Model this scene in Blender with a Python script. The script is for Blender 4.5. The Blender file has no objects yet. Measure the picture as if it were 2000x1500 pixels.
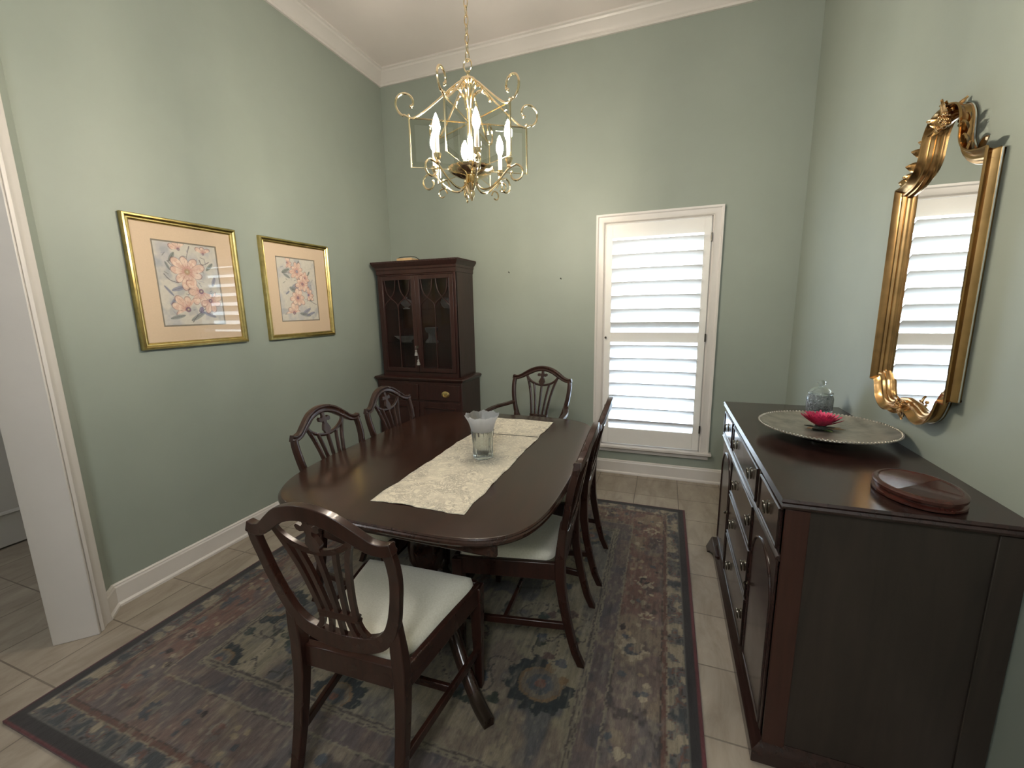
import bpy, bmesh, math, random
import numpy as np
from mathutils import Vector, Matrix
random.seed(7); np.random.seed(7)
PI = math.pi
SC = bpy.context.scene
COL = SC.collection

# ------------------------------------------------------------------ helpers
class MB:
    """collects geometry for ONE mesh object"""
    def __init__(s): s.v = []; s.f = []
    def add(s, vs, fs):
        n = len(s.v); s.v += [tuple(p) for p in vs]; s.f += [tuple(n + i for i in f) for f in fs]; return s
    def box(s, x0, x1, y0, y1, z0, z1, M=None):
        vs = [(x, y, z) for z in (z0, z1) for y in (y0, y1) for x in (x0, x1)]
        if M is not None: vs = [M @ Vector(p) for p in vs]
        return s.add(vs, [(0, 2, 3, 1), (4, 5, 7, 6), (0, 1, 5, 4), (2, 6, 7, 3), (0, 4, 6, 2), (1, 3, 7, 5)])
    def rings(s, rings, closed=False, caps=True):
        n = len(rings[0]); vs = [p for r in rings for p in r]; fs = []
        m = len(rings)
        for i in range(m if closed else m - 1):
            a = i * n; b = ((i + 1) % m) * n
            for j in range(n):
                k = (j + 1) % n
                fs.append((a + j, a + k, b + k, b + j))
        if caps and not closed:
            fs.append(tuple(reversed(range(n)))); fs.append(tuple((m - 1) * n + j for j in range(n)))
        return s.add(vs, fs)
    def tube(s, pts, r, n=8, closed=False, squash=1.0):
        pts = [Vector(p) for p in pts]; m = len(pts)
        rs = r if isinstance(r, (list, tuple)) else [r] * m
        T = []
        for i in range(m):
            if closed: t = pts[(i + 1) % m] - pts[i - 1]
            else: t = pts[min(i + 1, m - 1)] - pts[max(i - 1, 0)]
            T.append(t.normalized() if t.length > 1e-9 else Vector((0, 0, 1)))
        ref = Vector((0, 0, 1)) if abs(T[0].z) < .9 else Vector((1, 0, 0))
        u = (ref - T[0] * ref.dot(T[0])).normalized(); R = []
        for i in range(m):
            u = (u - T[i] * u.dot(T[i])).normalized(); w = T[i].cross(u)
            R.append([pts[i] + (u * math.cos(2 * PI * k / n) + w * math.sin(2 * PI * k / n) * squash) * rs[i] for k in range(n)])
        return s.rings(R, closed)
    def sweep(s, pts, up, sec, closed=False):
        """sec: list of (a,b): a along side = t x up, b along up.  up may be a list per point. sec may be list per point"""
        pts = [Vector(p) for p in pts]; m = len(pts); R = []
        for i in range(m):
            U = Vector(up[i] if isinstance(up, list) else up)
            if closed: t0 = (pts[i] - pts[i - 1]).normalized(); t1 = (pts[(i + 1) % m] - pts[i]).normalized()
            else:
                t0 = (pts[i] - pts[max(i - 1, 0)]); t1 = (pts[min(i + 1, m - 1)] - pts[i])
                if t0.length < 1e-9: t0 = t1
                if t1.length < 1e-9: t1 = t0
                t0 = t0.normalized(); t1 = t1.normalized()
            t = (t0 + t1)
            t = t.normalized() if t.length > 1e-6 else t1
            side = t.cross(U).normalized(); k = 1.0 / max(.45, math.sqrt(max(0, (1 + t0.dot(t1)) / 2)))
            S = sec[i] if isinstance(sec[0], list) else sec
            R.append([pts[i] + side * (a * k) + U * b for a, b in S])
        return s.rings(R, closed)
    def lathe(s, prof, n=32, c=(0, 0, 0), mod=None, M=None, cap=True):
        R = []
        for i, (r, z) in enumerate(prof):
            ring = []
            for k in range(n):
                a = 2 * PI * k / n; rr, zz = (r, z) if mod is None else mod(i, r, z, a)
                p = Vector((c[0] + rr * math.cos(a), c[1] + rr * math.sin(a), c[2] + zz))
                ring.append(M @ p if M is not None else p)
            R.append(ring)
        return s.rings(R, False, cap)
    def prism(s, poly, z0, z1, M=None):
        n = len(poly); vs = [Vector((x, y, z0)) for x, y in poly] + [Vector((x, y, z1)) for x, y in poly]
        if M is not None: vs = [M @ p for p in vs]
        fs = [tuple(reversed(range(n))), tuple(range(n, 2 * n))] + [(i, (i + 1) % n, n + (i + 1) % n, n + i) for i in range(n)]
        return s.add(vs, fs)
    def sphere(s, c, r, n=12, m=8, sc=(1, 1, 1)):
        R = []
        for i in range(1, m):
            a = PI * i / m
            R.append([(c[0] + r * sc[0] * math.sin(a) * math.cos(2 * PI * k / n), c[1] + r * sc[1] * math.sin(a) * math.sin(2 * PI * k / n), c[2] - r * sc[2] * math.cos(a)) for k in range(n)])
        return s.rings(R)
    def build(s, name, mat, parent=None, bevel=0, seg=2, angle=40, loc=None, flat=False):
        me = bpy.data.meshes.new(name); me.from_pydata(s.v, [], s.f); me.update()
        bm = bmesh.new(); bm.from_mesh(me); bmesh.ops.recalc_face_normals(bm, faces=bm.faces); bm.to_mesh(me); bm.free()
        if not flat:
            me.polygons.foreach_set('use_smooth', [True] * len(me.polygons)); me.set_sharp_from_angle(angle=math.radians(angle))
        me.materials.append(mat)
        o = bpy.data.objects.new(name, me); COL.objects.link(o)
        if parent: o.parent = parent
        if loc: o.location = loc
        if bevel:
            b = o.modifiers.new('bevel', 'BEVEL'); b.width = bevel; b.segments = seg; b.limit_method = 'ANGLE'; b.angle_limit = math.radians(35); b.harden_normals = False
        return o

def tag(o, label=None, cat=None, group=None, kind=None):
    if label: o['label'] = label
    if cat: o['category'] = cat
    if group: o['group'] = group
    if kind: o['kind'] = kind
    return o
def empty(name, loc=(0, 0, 0), rz=0):
    o = bpy.data.objects.new(name, None); COL.objects.link(o); o.location = loc; o.rotation_euler = (0, 0, rz); o.empty_display_size = .1; return o
def thing(name, label, cat, loc=(0, 0, 0), rz=0, group=None):
    return tag(empty(name, loc, rz), label, cat, group)
def struct(o): o['kind'] = 'structure'; return o
def dup(root, loc, rz, label, group=None):
    r = root.copy(); COL.objects.link(r); r.location = loc; r.rotation_euler = (0, 0, rz); r['label'] = label
    if group: r['group'] = group
    for ch in list(root.children):
        c = ch.copy(); COL.objects.link(c); c.parent = r
        for g in list(ch.children):
            d = g.copy(); COL.objects.link(d); d.parent = c
    return r
def spline(P, n=8):
    """Catmull-Rom through points"""
    P = [Vector(p) for p in P]; out = []
    for i in range(len(P) - 1):
        p0 = P[max(i - 1, 0)]; p1 = P[i]; p2 = P[i + 1]; p3 = P[min(i + 2, len(P) - 1)]
        for k in range(n):
            t = k / n
            out.append(.5 * ((2 * p1) + (p2 - p0) * t + (2 * p0 - 5 * p1 + 4 * p2 - p3) * t * t + (3 * p1 - p0 - 3 * p2 + p3) * t ** 3))
    out.append(P[-1]); return out
def interp(x, xs, ys):
    return float(np.interp(x, xs, ys))

# ------------------------------------------------------------------ materials
def srgb(r, g, b):
    f = lambda c: (c / 255 / 12.92) if c / 255 <= .04045 else ((c / 255 + .055) / 1.055) ** 2.4
    return (f(r), f(g), f(b), 1)
class Mat:
    def __init__(s, name):
        s.m = bpy.data.materials.new(name); s.m.use_nodes = True; s.t = s.m.node_tree; s.N = s.t.nodes; s.L = s.t.links
        s.b = s.N['Principled BSDF']; s.out = s.N['Material Output']
    def n(s, typ, **kw):
        x = s.N.new(typ)
        for k, v in kw.items():
            if k in x.inputs: x.inputs[k].default_value = v
            else: setattr(x, k, v)
        return x
    def set(s, **kw):
        for k, v in kw.items(): s.b.inputs[k.replace('_', ' ')].default_value = v
        return s
    def link(s, a, b): s.L.new(a, b)
    def coords(s, scale=(1, 1, 1), rot=(0, 0, 0), kind='Object'):
        tc = s.n('ShaderNodeTexCoord'); mp = s.n('ShaderNodeMapping'); mp.inputs['Scale'].default_value = scale; mp.inputs['Rotation'].default_value = rot
        s.link(tc.outputs[kind], mp.inputs['Vector']); return mp.outputs[0]
    def noise(s, vec, scale, detail=4, rough=.55, dist=0):
        x = s.n('ShaderNodeTexNoise'); x.inputs['Scale'].default_value = scale; x.inputs['Detail'].default_value = detail; x.inputs['Roughness'].default_value = rough; x.inputs['Distortion'].default_value = dist
        s.link(vec, x.inputs['Vector']); return x.outputs['Fac']
    def ramp(s, fac, stops, interp='LINEAR'):
        r = s.n('ShaderNodeValToRGB'); r.color_ramp.interpolation = interp
        e = r.color_ramp.elements
        while len(e) < len(stops): e.new(.5)
        for q, (p, c) in zip(e, stops): q.position = p; q.color = c
        s.link(fac, r.inputs[0]); return r.outputs[0]
    def bump(s, fac, strength, dist=.01):
        b = s.n('ShaderNodeBump'); b.inputs['Strength'].default_value = strength; b.inputs['Distance'].default_value = dist
        s.link(fac, b.inputs['Height']); s.link(b.outputs[0], s.b.inputs['Normal']); return s
    def mix(s, fac, a, b, mode='MIX'):
        x = s.n('ShaderNodeMix'); x.data_type = 'RGBA'; x.blend_type = mode
        for sock, val in ((x.inputs[0], fac), (x.inputs[6], a), (x.inputs[7], b)):
            if hasattr(val, 'links') or hasattr(val, 'is_linked'): s.link(val, sock)
            else: sock.default_value = val
        return x.outputs[2]
def simple(name, col, rough=.5, metal=0, nscale=40, namt=.12, **kw):
    """plain colour with a fine procedural mottle"""
    M = Mat(name); v = M.coords()
    c2 = tuple(min(1, x * (1 + namt)) for x in col[:3]) + (1,); c1 = tuple(x * (1 - namt) for x in col[:3]) + (1,)
    M.link(M.ramp(M.noise(v, nscale, 3), [(.3, c1), (.7, c2)]), M.b.inputs['Base Color'])
    M.set(Roughness=rough, Metallic=metal, **kw); return M.m
def wood(name, dark, light, rough=.28, scale=(30, 30, 3), coat=.4):
    M = Mat(name); v = M.coords(scale)
    f = M.noise(v, 1.0, 6, .6, 1.2)
    M.link(M.ramp(f, [(.25, dark), (.75, light)]), M.b.inputs['Base Color'])
    g = M.noise(M.coords((9, 9, 9)), 1.0, 2)
    rr = M.n('ShaderNodeMapRange'); rr.inputs[3].default_value = rough - .05; rr.inputs[4].default_value = rough + .08; M.link(g, rr.inputs[0]); M.link(rr.outputs[0], M.b.inputs['Roughness'])
    M.set(Coat_Weight=coat * .45, Coat_Roughness=.12); M.b.inputs['Specular IOR Level'].default_value = .38; return M.m
def glass(name, col=(1, 1, 1, 1), rough=0.0, milk=.05):
    """solid crystal with a trace of milky scatter"""
    M = Mat(name); M.N.remove(M.b)
    g = M.n('ShaderNodeBsdfGlass'); g.inputs['Color'].default_value = col; g.inputs['Roughness'].default_value = rough; g.inputs['IOR'].default_value = 1.5
    v = M.coords((60, 60, 60)); bp = M.n('ShaderNodeBump'); bp.inputs['Strength'].default_value = .04; M.link(M.noise(v, 1, 2), bp.inputs['Height']); M.link(bp.outputs[0], g.inputs['Normal'])
    tl = M.n('ShaderNodeBsdfTranslucent'); tl.inputs[0].default_value = (.9, .92, .95, 1); mx = M.n('ShaderNodeMixShader'); mx.inputs[0].default_value = milk
    M.link(g.outputs[0], mx.inputs[1]); M.link(tl.outputs[0], mx.inputs[2])
    M.link(mx.outputs[0], M.out.inputs['Surface']); return M.m
def thin_glass(name, tint, refl=1.0, rough=.0):
    """single pane: light goes straight through, Fresnel mirror on top"""
    M = Mat(name); M.N.remove(M.b)
    t = M.n('ShaderNodeBsdfTransparent'); t.inputs[0].default_value = tint
    gl = M.n('ShaderNodeBsdfGlossy'); gl.inputs['Roughness'].default_value = rough
    lw = M.n('ShaderNodeFresnel'); lw.inputs['IOR'].default_value = 1.5
    nz = M.noise(M.coords((3, 3, 3)), 1, 1); bp = M.n('ShaderNodeBump'); bp.inputs['Strength'].default_value = .01; M.link(nz, bp.inputs['Height']); M.link(bp.outputs[0], gl.inputs['Normal'])
    mul = M.n('ShaderNodeMath', operation='MULTIPLY'); M.link(lw.outputs[0], mul.inputs[0]); mul.inputs[1].default_value = refl
    ge = M.n('ShaderNodeNewGeometry'); inv = M.n('ShaderNodeMath', operation='SUBTRACT'); inv.inputs[0].default_value = 1; M.link(ge.outputs['Backfacing'], inv.inputs[1])
    m2 = M.n('ShaderNodeMath', operation='MULTIPLY'); M.link(mul.outputs[0], m2.inputs[0]); M.link(inv.outputs[0], m2.inputs[1]); mul = m2
    mx = M.n('ShaderNodeMixShader'); M.link(mul.outputs[0], mx.inputs[0]); M.link(t.outputs[0], mx.inputs[1]); M.link(gl.outputs[0], mx.inputs[2])
    M.link(mx.outputs[0], M.out.inputs['Surface']); return M.m
def attr_mat(name, rough, bump_scale, bump, noise_amt=.25, streak=(1, 1, 1), sheen=0):
    M = Mat(name); a = M.n('ShaderNodeVertexColor'); a.layer_name = 'Col'
    f = M.noise(M.coords(streak), bump_scale, 4, .65)
    k = M.ramp(f, [(.25, (1 - noise_amt,) * 3 + (1,)), (.75, (1 + noise_amt,) * 3 + (1,))])
    M.link(M.mix(1.0, a.outputs['Color'], k, 'MULTIPLY'), M.b.inputs['Base Color'])
    M.set(Roughness=rough, Sheen_Weight=sheen); M.bump(f, bump, .003); return M.m

def emit(name, col, strength):
    M = Mat(name); v = M.coords((20, 20, 20))
    M.link(M.ramp(M.noise(v, 1, 2), [(.2, col), (.8, tuple(min(1, c * 1.05) for c in col[:3]) + (1,))]), M.b.inputs['Emission Color'])
    M.set(Emission_Strength=strength, Base_Color=(1, 1, 1, 1)); return M.m

m = {}
# wall paint
def paint(name, c1, c2, rough):
    M = Mat(name); v = M.coords()
    M.link(M.ramp(M.noise(v, 3.0, 5, .6), [(.3, c1), (.7, c2)]), M.b.inputs['Base Color']); M.set(Roughness=rough)
    M.bump(M.noise(v, 260, 2), .06, .002); return M.m
m['wall'] = paint('sage_green_paint', srgb(143, 151, 141), srgb(147, 155, 145), .55)
m['ceiling'] = paint('ceiling_paint', srgb(220, 212, 208), srgb(224, 216, 212), .8)
m['trim'] = paint('white_trim_paint', srgb(206, 201, 196), srgb(211, 206, 201), .35)
m['hall'] = paint('hall_paint', srgb(190, 192, 188), srgb(196, 198, 194), .7)
m['mah'] = wood('mahogany', (.013, .0050, .0036, 1), (.042, .0145, .0095, 1), .27)
m['mah_table'] = wood('mahogany_table', (.016, .0075, .0055, 1), (.042, .0175, .0115, 1), .22, (25, 3, 25), .5)
m['mah_cab'] = wood('mahogany_cabinet', (.017, .0065, .0055, 1), (.046, .0155, .0125, 1), .3)
m['mah_side'] = wood('mahogany_sideboard', (.014, .007, .006, 1), (.035, .016, .013, 1), .2, (20, 4, 20), .5)
m['mah_panel'] = wood('mahogany_sideboard_panel', (.018, .014, .011, 1), (.032, .023, .018, 1), .45, (20, 20, 2), .1)
m['mah_stile'] = wood('mahogany_sideboard_stile', (.026, .009, .006, 1), (.050, .016, .010, 1), .4, (30, 30, 2), .2)
m['mah_red'] = wood('mahogany_stand', (.026, .007, .005, 1), (.06, .017, .012, 1), .22, (30, 8, 30), .5)
m['inlay'] = wood('inlay_edge', (.012, .006, .005, 1), (.02, .01, .008, 1), .2)
m['toe'] = simple('dark_bronze', (.05, .035, .025, 1), .35, .6)
m['brass'] = simple('brass', (.72, .52, .22, 1), .22, 1, 30, .15)
m['oldbrass'] = simple('aged_brass', (.27, .25, .20, 1), .25, 1, 60, .25)
m['chand'] = simple('polished_brass', (.92, .76, .50, 1), .12, 1, 20, .06)
m['gold'] = simple('gilt_frame', (.52, .41, .16, 1), .3, 1, 25, .18)
m['gilt'] = simple('antique_gilt', (.46, .28, .12, 1), .22, 1, 14, .25)
m['silver'] = simple('tarnished_silver', (.42, .39, .34, 1), .38, .85, 18, .3)
m['steel'] = simple('dark_hinge', (.12, .11, .10, 1), .4, 1)
m['iron'] = simple('dark_iron', (.03, .028, .028, 1), .5, .6)
m['mirror'] = simple('mirror_silvering', (.93, .94, .93, 1), .004, 1, 3, .004)
def fabric():
    M = Mat('cream_upholstery'); v = M.coords((1, 1, 1))
    M.link(M.ramp(M.noise(v, 180, 3), [(.3, srgb(208, 203, 186)), (.7, srgb(222, 218, 203))]), M.b.inputs['Base Color'])
    M.set(Roughness=.85, Sheen_Weight=.2); M.bump(M.noise(v, 420, 2), .25, .002); return M.m
m['fabric'] = fabric()
m['glass'] = glass('crystal', (.97, .99, .99, 1))
m['frost'] = glass('frosted_crystal', (.98, .98, 1, 1), .3, .55)
def cut_crystal():
    mm = glass('cut_crystal', (.98, .99, 1, 1), 0, .22); N = mm.node_tree.nodes; g = [n for n in N if n.type == 'BSDF_GLASS'][0]; b_ = [n for n in N if n.type == 'BUMP'][0]; nz = [n for n in N if n.type == 'TEX_NOISE'][0]
    v = N.new('ShaderNodeTexVoronoi'); v.inputs['Scale'].default_value = 1.6; mm.node_tree.links.new(nz.inputs[0].links[0].from_socket, v.inputs['Vector']); mm.node_tree.links.new(v.outputs['Distance'], b_.inputs['Height'])
    b_.inputs['Strength'].default_value = .6; b_.inputs['Distance'].default_value = .006; return mm
m['cut'] = cut_crystal()
m['cabcut'] = glass('cabinet_crystal', (1, 1, 1, 1), .05, .5)
m['pane'] = thin_glass('picture_glass', (.985, .985, .98, 1), 1.0)
m['cabglass'] = thin_glass('cabinet_glass', (.9, .9, .9, 1), .8)
m['winglass'] = thin_glass('window_glass', (.96, .98, .98, 1), .6)
m['chglass'] = thin_glass('lantern_glass', (.97, .97, .96, 1), 1.0)
m['chbevel'] = thin_glass('bevelled_glass_edge', (.90, .90, .87, 1), 1.6)
m['bulb'] = emit('warm_bulb', (1, .86, .71, 1), 440)
m['candle'] = simple('candle_sleeve', (.78, .70, .58, 1), .5)
m['mat'] = simple('picture_mat', srgb(214, 190, 164), .8, 0, 200, .03)
m['matline'] = simple('mat_inner_line', srgb(140, 132, 120), .8, 0, 90, .05)
m['pink'] = simple('pink_petal', (.60, .045, .13, 1), .6, 0, 60, .35)
m['leaf'] = simple('green_leaf', (.16, .24, .07, 1), .5, 0, 60, .3)
m['leafdark'] = simple('dark_leaf', (.02, .025, .018, 1), .85, 0, 60, .3)
m['leafdry'] = simple('dry_leaf', (.30, .19, .09, 1), .6, 0, 60, .3)
m['tan'] = simple('pale_wood', (.62, .42, .22, 1), .5, 0, 20, .12)
m['tassel'] = simple('grey_tassel', (.28, .27, .26, 1), .8, 0, 200, .3)
m['shutter'] = paint('shutter_paint', srgb(226, 223, 218), srgb(230, 227, 222), .4)
m['ground'] = simple('sunlit_patio', (.62, .62, .60, 1), .9, 0, 2, .06)
m['dark'] = simple('cabinet_interior', (.035, .026, .022, 1), .6, 0, 6, .2)
# floor tiles
def tiles():
    M = Mat('stone_tile'); tc = M.n('ShaderNodeTexCoord'); mp = M.n('ShaderNodeMapping'); mp.inputs['Location'].default_value = (-.18, .087 - .0, 0)
    M.link(tc.outputs['Object'], mp.inputs['Vector'])
    br = M.n('ShaderNodeTexBrick'); br.offset = 0; br.squash = 1
    for k, v in {'Scale': 1.0, 'Mortar Size': .0035, 'Mortar Smooth': .25, 'Brick Width': .32, 'Row Height': .318, 'Bias': 0}.items(): br.inputs[k].default_value = v
    br.inputs['Color1'].default_value = (.55, .55, .55, 1); br.inputs['Color2'].default_value = (.35, .35, .35, 1)
    M.link(mp.outputs[0], br.inputs['Vector'])
    v = M.coords((5, 1.6, 1)); f = M.noise(v, 2.2, 8, .65, .7)
    stone = M.ramp(f, [(.25, srgb(132, 120, 106)), (.5, srgb(156, 145, 131)), (.78, srgb(176, 166, 152))])
    tone = M.ramp(br.outputs['Color'], [(.3, (.84, .83, .82, 1)), (.6, (1, 1, 1, 1))])
    stone = M.mix(1.0, stone, tone, 'MULTIPLY')
    c = M.mix(br.outputs['Fac'], stone, srgb(112, 102, 92)); M.link(c, M.b.inputs['Base Color'])
    M.set(Roughness=.45)
    inv = M.n('ShaderNodeMath', operation='SUBTRACT'); inv.inputs[0].default_value = 1; M.link(br.outputs['Fac'], inv.inputs[1])
    M.bump(inv.outputs[0], .4, .003); return M.m
m['tile'] = tiles()

# ------------------------------------------------------------------ the setting
W = 3.484; H = 3.61; YF = -4.35; TH = .14
E2 = Vector((1, -1, 0)) / math.sqrt(2); N2 = Vector((1, 1, 0)) / math.sqrt(2); C0 = Vector((0, -2.571, 0))
DM = Matrix(((E2.x, N2.x, 0, C0.x), (E2.y, N2.y, 0, C0.y), (0, 0, 1, 0), (0, 0, 0, 1)))   # local (s along, n into the room, z)
struct(MB().box(-1.6, W + .2, -5.2, .2, -.08, 0).build('floor', m['tile']))
struct(MB().box(-1.6, W + .2, -5.2, .2, H, H + .1).build('ceiling', m['ceiling']))
struct(MB().box(-.12, 0, -2.571, 0, 0, H).build('wall_left', m['wall']))
wx0, wx1, wz0, wz1 = 2.09, 2.90, .262, 2.135
struct(MB().box(-.12, wx0, 0, TH, 0, H).box(wx1, W + TH, 0, TH, 0, H).box(wx0, wx1, 0, TH, 0, wz0).box(wx0, wx1, 0, TH, wz1, H).build('wall_back', m['wall']))
struct(MB().box(W, W + TH, YF, 0, 0, H).build('wall_right', m['wall']))
OP0, OP1, OPZ = .20, 1.32, 2.60
s_end = (2.571 - 4.35) / -E2.y * 1.0
s_end = (YF - C0.y) / E2.y
struct(MB().box(0, OP0, -TH, 0, 0, H, DM).box(OP1, s_end, -TH, 0, 0, H, DM).box(OP0, OP1, -TH, 0, OPZ, H, DM).build('wall_diagonal', m['wall']))
xe = (C0 + E2 * s_end).x
struct(MB().box(xe, 1.90, YF - TH, YF, 0, H).box(3.44, W + TH, YF - TH, YF, 0, H).box(1.90, 3.44, YF - TH, YF, 3.0, H).build('wall_front', m['wall']))
# hall beyond the diagonal opening
struct(MB().box(-1.6, W + .2, -5.3, -5.2, 0, H).build('wall_foyer', m['hall']))
struct(MB().box(W + TH, W + TH + .1, -5.2, YF - TH, 0, H).build('wall_foyer_right', m['hall']))
struct(MB().box(-1.52, -1.40, -5.2, -1.4, 0, H).build('wall_hall', m['hall']))
struct(MB().box(-1.40, -.12, -1.5, -1.4, 0, H).build('wall_hall_end', m['hall']))
# crown moulding: profile (out from wall, down from ceiling)
crown = [(0, 0), (.105, 0), (.105, -.012), (.092, -.018), (.085, -.03), (.07, -.04), (.045, -.062), (.028, -.078), (.022, -.086), (.016, -.09), (.016, -.107), (0, -.107)]
def crown_run(name, p, q, inward):
    b = MB(); inw = Vector(inward); R = []
    for P, ex in ((Vector(p), 1), (Vector(q), -1)):
        d = (Vector(q) - Vector(p)).normalized()
        R.append([Vector((P.x, P.y, H)) + inw * a + Vector((0, 0, z)) for a, z in crown])
    # mitre at shared corners by shifting with the offset
    d = (Vector(q) - Vector(p)).normalized()
    R[0] = [v + d * a for v, (a, z) in zip(R[0], crown)]; R[1] = [v - d * a for v, (a, z) in zip(R[1], crown)]
    b.rings(R); return struct(b.build(name, m['trim'], angle=25))
crown_run('trim_1', (0, -2.571, 0), (0, 0, 0), (1, 0, 0))
crown_run('trim_2', (0, 0, 0), (W, 0, 0), (0, -1, 0))
crown_run('trim_3', (W, YF, 0), (W, 0, 0), (-1, 0, 0))
# baseboards
base = [(0, 0), (.026, 0), (.026, .012), (.022, .018), (.016, .022), (.016, .104), (.012, .112), (.012, .118), (.006, .124), (0, .124)]
def base_run(name, p, q, inward, e0=0, e1=0):
    b = MB(); inw = Vector(inward); d = (Vector(q) - Vector(p)).normalized()
    R = [[Vector(p) + inw * a + Vector((0, 0, z)) + d * a * e0 for a, z in base], [Vector(q) + inw * a + Vector((0, 0, z)) - d * a * e1 for a, z in base]]
    b.rings(R); return struct(b.build(name, m['trim'], angle=25))
tq = math.tan(PI / 8)
base_run('baseboard_left', C0, (0, 0, 0), (1, 0, 0), tq, 1)
base_run('baseboard_back', (0, 0, 0), (W, 0, 0), (0, -1, 0), 1, 1)
base_run('baseboard_right', (W, YF, 0), (W, 0, 0), (-1, 0, 0), 0, 1)
base_run('baseboard_diagonal', C0 + E2 * .115, C0, tuple(N2), 0, tq)
# cased opening on the diagonal wall
b = MB()
prof = [(0, 0), (0, .012), (.012, .02), (.03, .016), (.055, .017), (.07, .024), (.08, .024), (.08, 0)]
for a0, sg in ((OP0 - .006, -1), (OP1 + .006, 1)):
    b.rings([[DM @ Vector((a0 + sg * a, h, z)) for a, h in prof] for z in (0, OPZ)])
b.box(OP0 - .086, OP1 + .086, 0, .024, OPZ, OPZ + .085, DM)
struct(b.build('trim_4', m['trim'], bevel=.002))
b = MB(); b.box(OP0 - .001, OP0 + .012, -TH - .012, .012, 0, OPZ, DM).box(OP1 - .012, OP1 + .001, -TH - .012, .012, 0, OPZ, DM).box(OP0, OP1, -TH - .012, .012, OPZ - .012, OPZ + .001, DM)
struct(b.build('trim_5', m['trim'], bevel=.003))
# hall door (white, panelled)
d1 = struct(MB().box(-1.40, -1.365, -3.0, -2.18, .012, 2.04).build('door_1', m['trim']))
for z0, z1 in ((.23, .82), (1.0, 1.9)):
    for y0, y1 in ((-2.94, -2.62), (-2.56, -2.24)):
        bb = MB(); pts = [(-1.362, y0, z0), (-1.362, y1, z0), (-1.362, y1, z1), (-1.362, y0, z1)]
        bb.sweep(pts, (1, 0, 0), [(-.012, 0), (.012, 0), (.006, .012), (-.006, .008)], True)
        struct(bb.build('door_panel', m['trim'], d1))
# ground outside
struct(MB().box(-30, 30, -34, -5.2, -.25, -.15).build('ground_front', m['ground']))
struct(MB().box(-30, 30, .2, 30, -.25, -.15).build('ground_back', m['ground']))

# window: casing, stool, sash, glass
win = struct(MB().box(wx0 - .001, wx0 + .012, -.004, TH, wz0, wz1).box(wx1 - .012, wx1 + .001, -.004, TH, wz0, wz1).box(wx0, wx1, -.004, TH, wz1 - .012, wz1 + .001).box(wx0, wx1, -.004, TH, wz0 - .001, wz0 + .012).build('window_1', m['trim']))
b = MB(); cp = [(0, 0), (0, .010), (.010, .017), (.028, .013), (.05, .014), (.058, .020), (.072, .022), (.072, 0)]
path = [(wx0 + .003, 0, wz0), (wx0 + .003, 0, wz1 - .003), (wx1 - .003, 0, wz1 - .003), (wx1 - .003, 0, wz0)]
R = []
for i, (x, y, z) in enumerate(path):
    dx = -1 if i < 2 else 1; dz = 1 if i in (1, 2) else 0
    R.append([(x + dx * a, -h, z + dz * a) for a, h in cp])
b.rings(R); struct(b.build('window_casing', m['trim'], win, angle=25))
b = MB(); b.box(wx0 - .09, wx1 + .09, -.05, .03, wz0 - .022, wz0 + .004); struct(b.build('window_sill', m['trim'], win, bevel=.006))
b = MB(); b.box(wx0 - .07, wx1 + .07, -.022, 0, wz0 - .06, wz0 - .022); struct(b.build('window_apron', m['trim'], win, bevel=.006))
b = MB()
for z0, z1, y in ((wz0 + .012, 1.22, .085), (1.19, wz1 - .012, .105)):
    x0, x1 = wx0 + .012, wx1 - .012
    b.box(x0, x0 + .04, y, y + .03, z0, z1).box(x1 - .04, x1, y, y + .03, z0, z1).box(x0, x1, y, y + .03, z0, z0 + .045).box(x0, x1, y, y + .03, z1 - .04, z1)
struct(b.build('window_sash', m['trim'], win, bevel=.003))
b = MB(); b.box(wx0 + .05, wx1 - .05, .098, .102, wz0 + .05, 1.2).box(wx0 + .05, wx1 - .05, .118, .122, 1.21, wz1 - .05)
struct(b.build('window_pane', m['winglass'], win))

# plantation shutter
sh = thing('window_shutter', 'white louvered plantation shutter panel with tilted slats filling the window', 'shutter', (2.50, -.006, wz0))
SX0, SX1 = 2.105 - 2.5, 2.888 - 2.5; SZ = wz0
b = MB(); T0, T1 = -.014, .014
b.box(SX0, SX0 + .05, T0, T1, .018, wz1 - SZ - .016).box(SX1 - .05, SX1, T0, T1, .018, wz1 - SZ - .016)
for z0, z1 in ((.018, .158), (1.171 - SZ, 1.252 - SZ), (2.012 - SZ, wz1 - SZ - .016)): b.box(SX0 + .05, SX1 - .05, T0, T1, z0, z1)
b.build('shutter_frame', m['shutter'], sh, bevel=.002)
LT = math.radians(38)
def louver(zc):
    b = MB(); R = []
    sec = [(.056 * math.cos(a), .0055 * math.sin(a)) for a in np.linspace(0, 2 * PI, 14, endpoint=False)]
    for x in (SX0 + .051, SX1 - .051):
        R.append([(x, -(u * math.cos(LT)) + w * math.sin(LT), zc + u * math.sin(LT) + w * math.cos(LT)) for u, w in sec])
    b.rings(R); return b.build('louver', m['shutter'], sh, angle=50)
for lo, hi in ((.420 - SZ, 1.171 - SZ), (1.252 - SZ, 2.012 - SZ)):
    st = (hi - lo) / 7
    for k in range(7): louver(lo + st * (k + .5))
for z in (1.975, 1.212, .459):
    b = MB(); b.box(SX1 - .004, SX1 + .008, -.022, -.012, z - SZ - .03, z - SZ + .03); b.tube([(SX1 + .002, -.02, z - SZ - .032), (SX1 + .002, -.02, z - SZ + .032)], .005)
    b.build('hinge', m['steel'], sh)
b = MB(); b.lathe([(.004, 0), (.004, .012), (.009, .016), (.009, .022), (.004, .026)], 12, M=Matrix.Translation((SX0 + .012, -.014, 1.211 - SZ)) @ Matrix.Rotation(PI / 2, 4, 'X'))
b.build('knob', m['steel'], sh)
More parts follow.
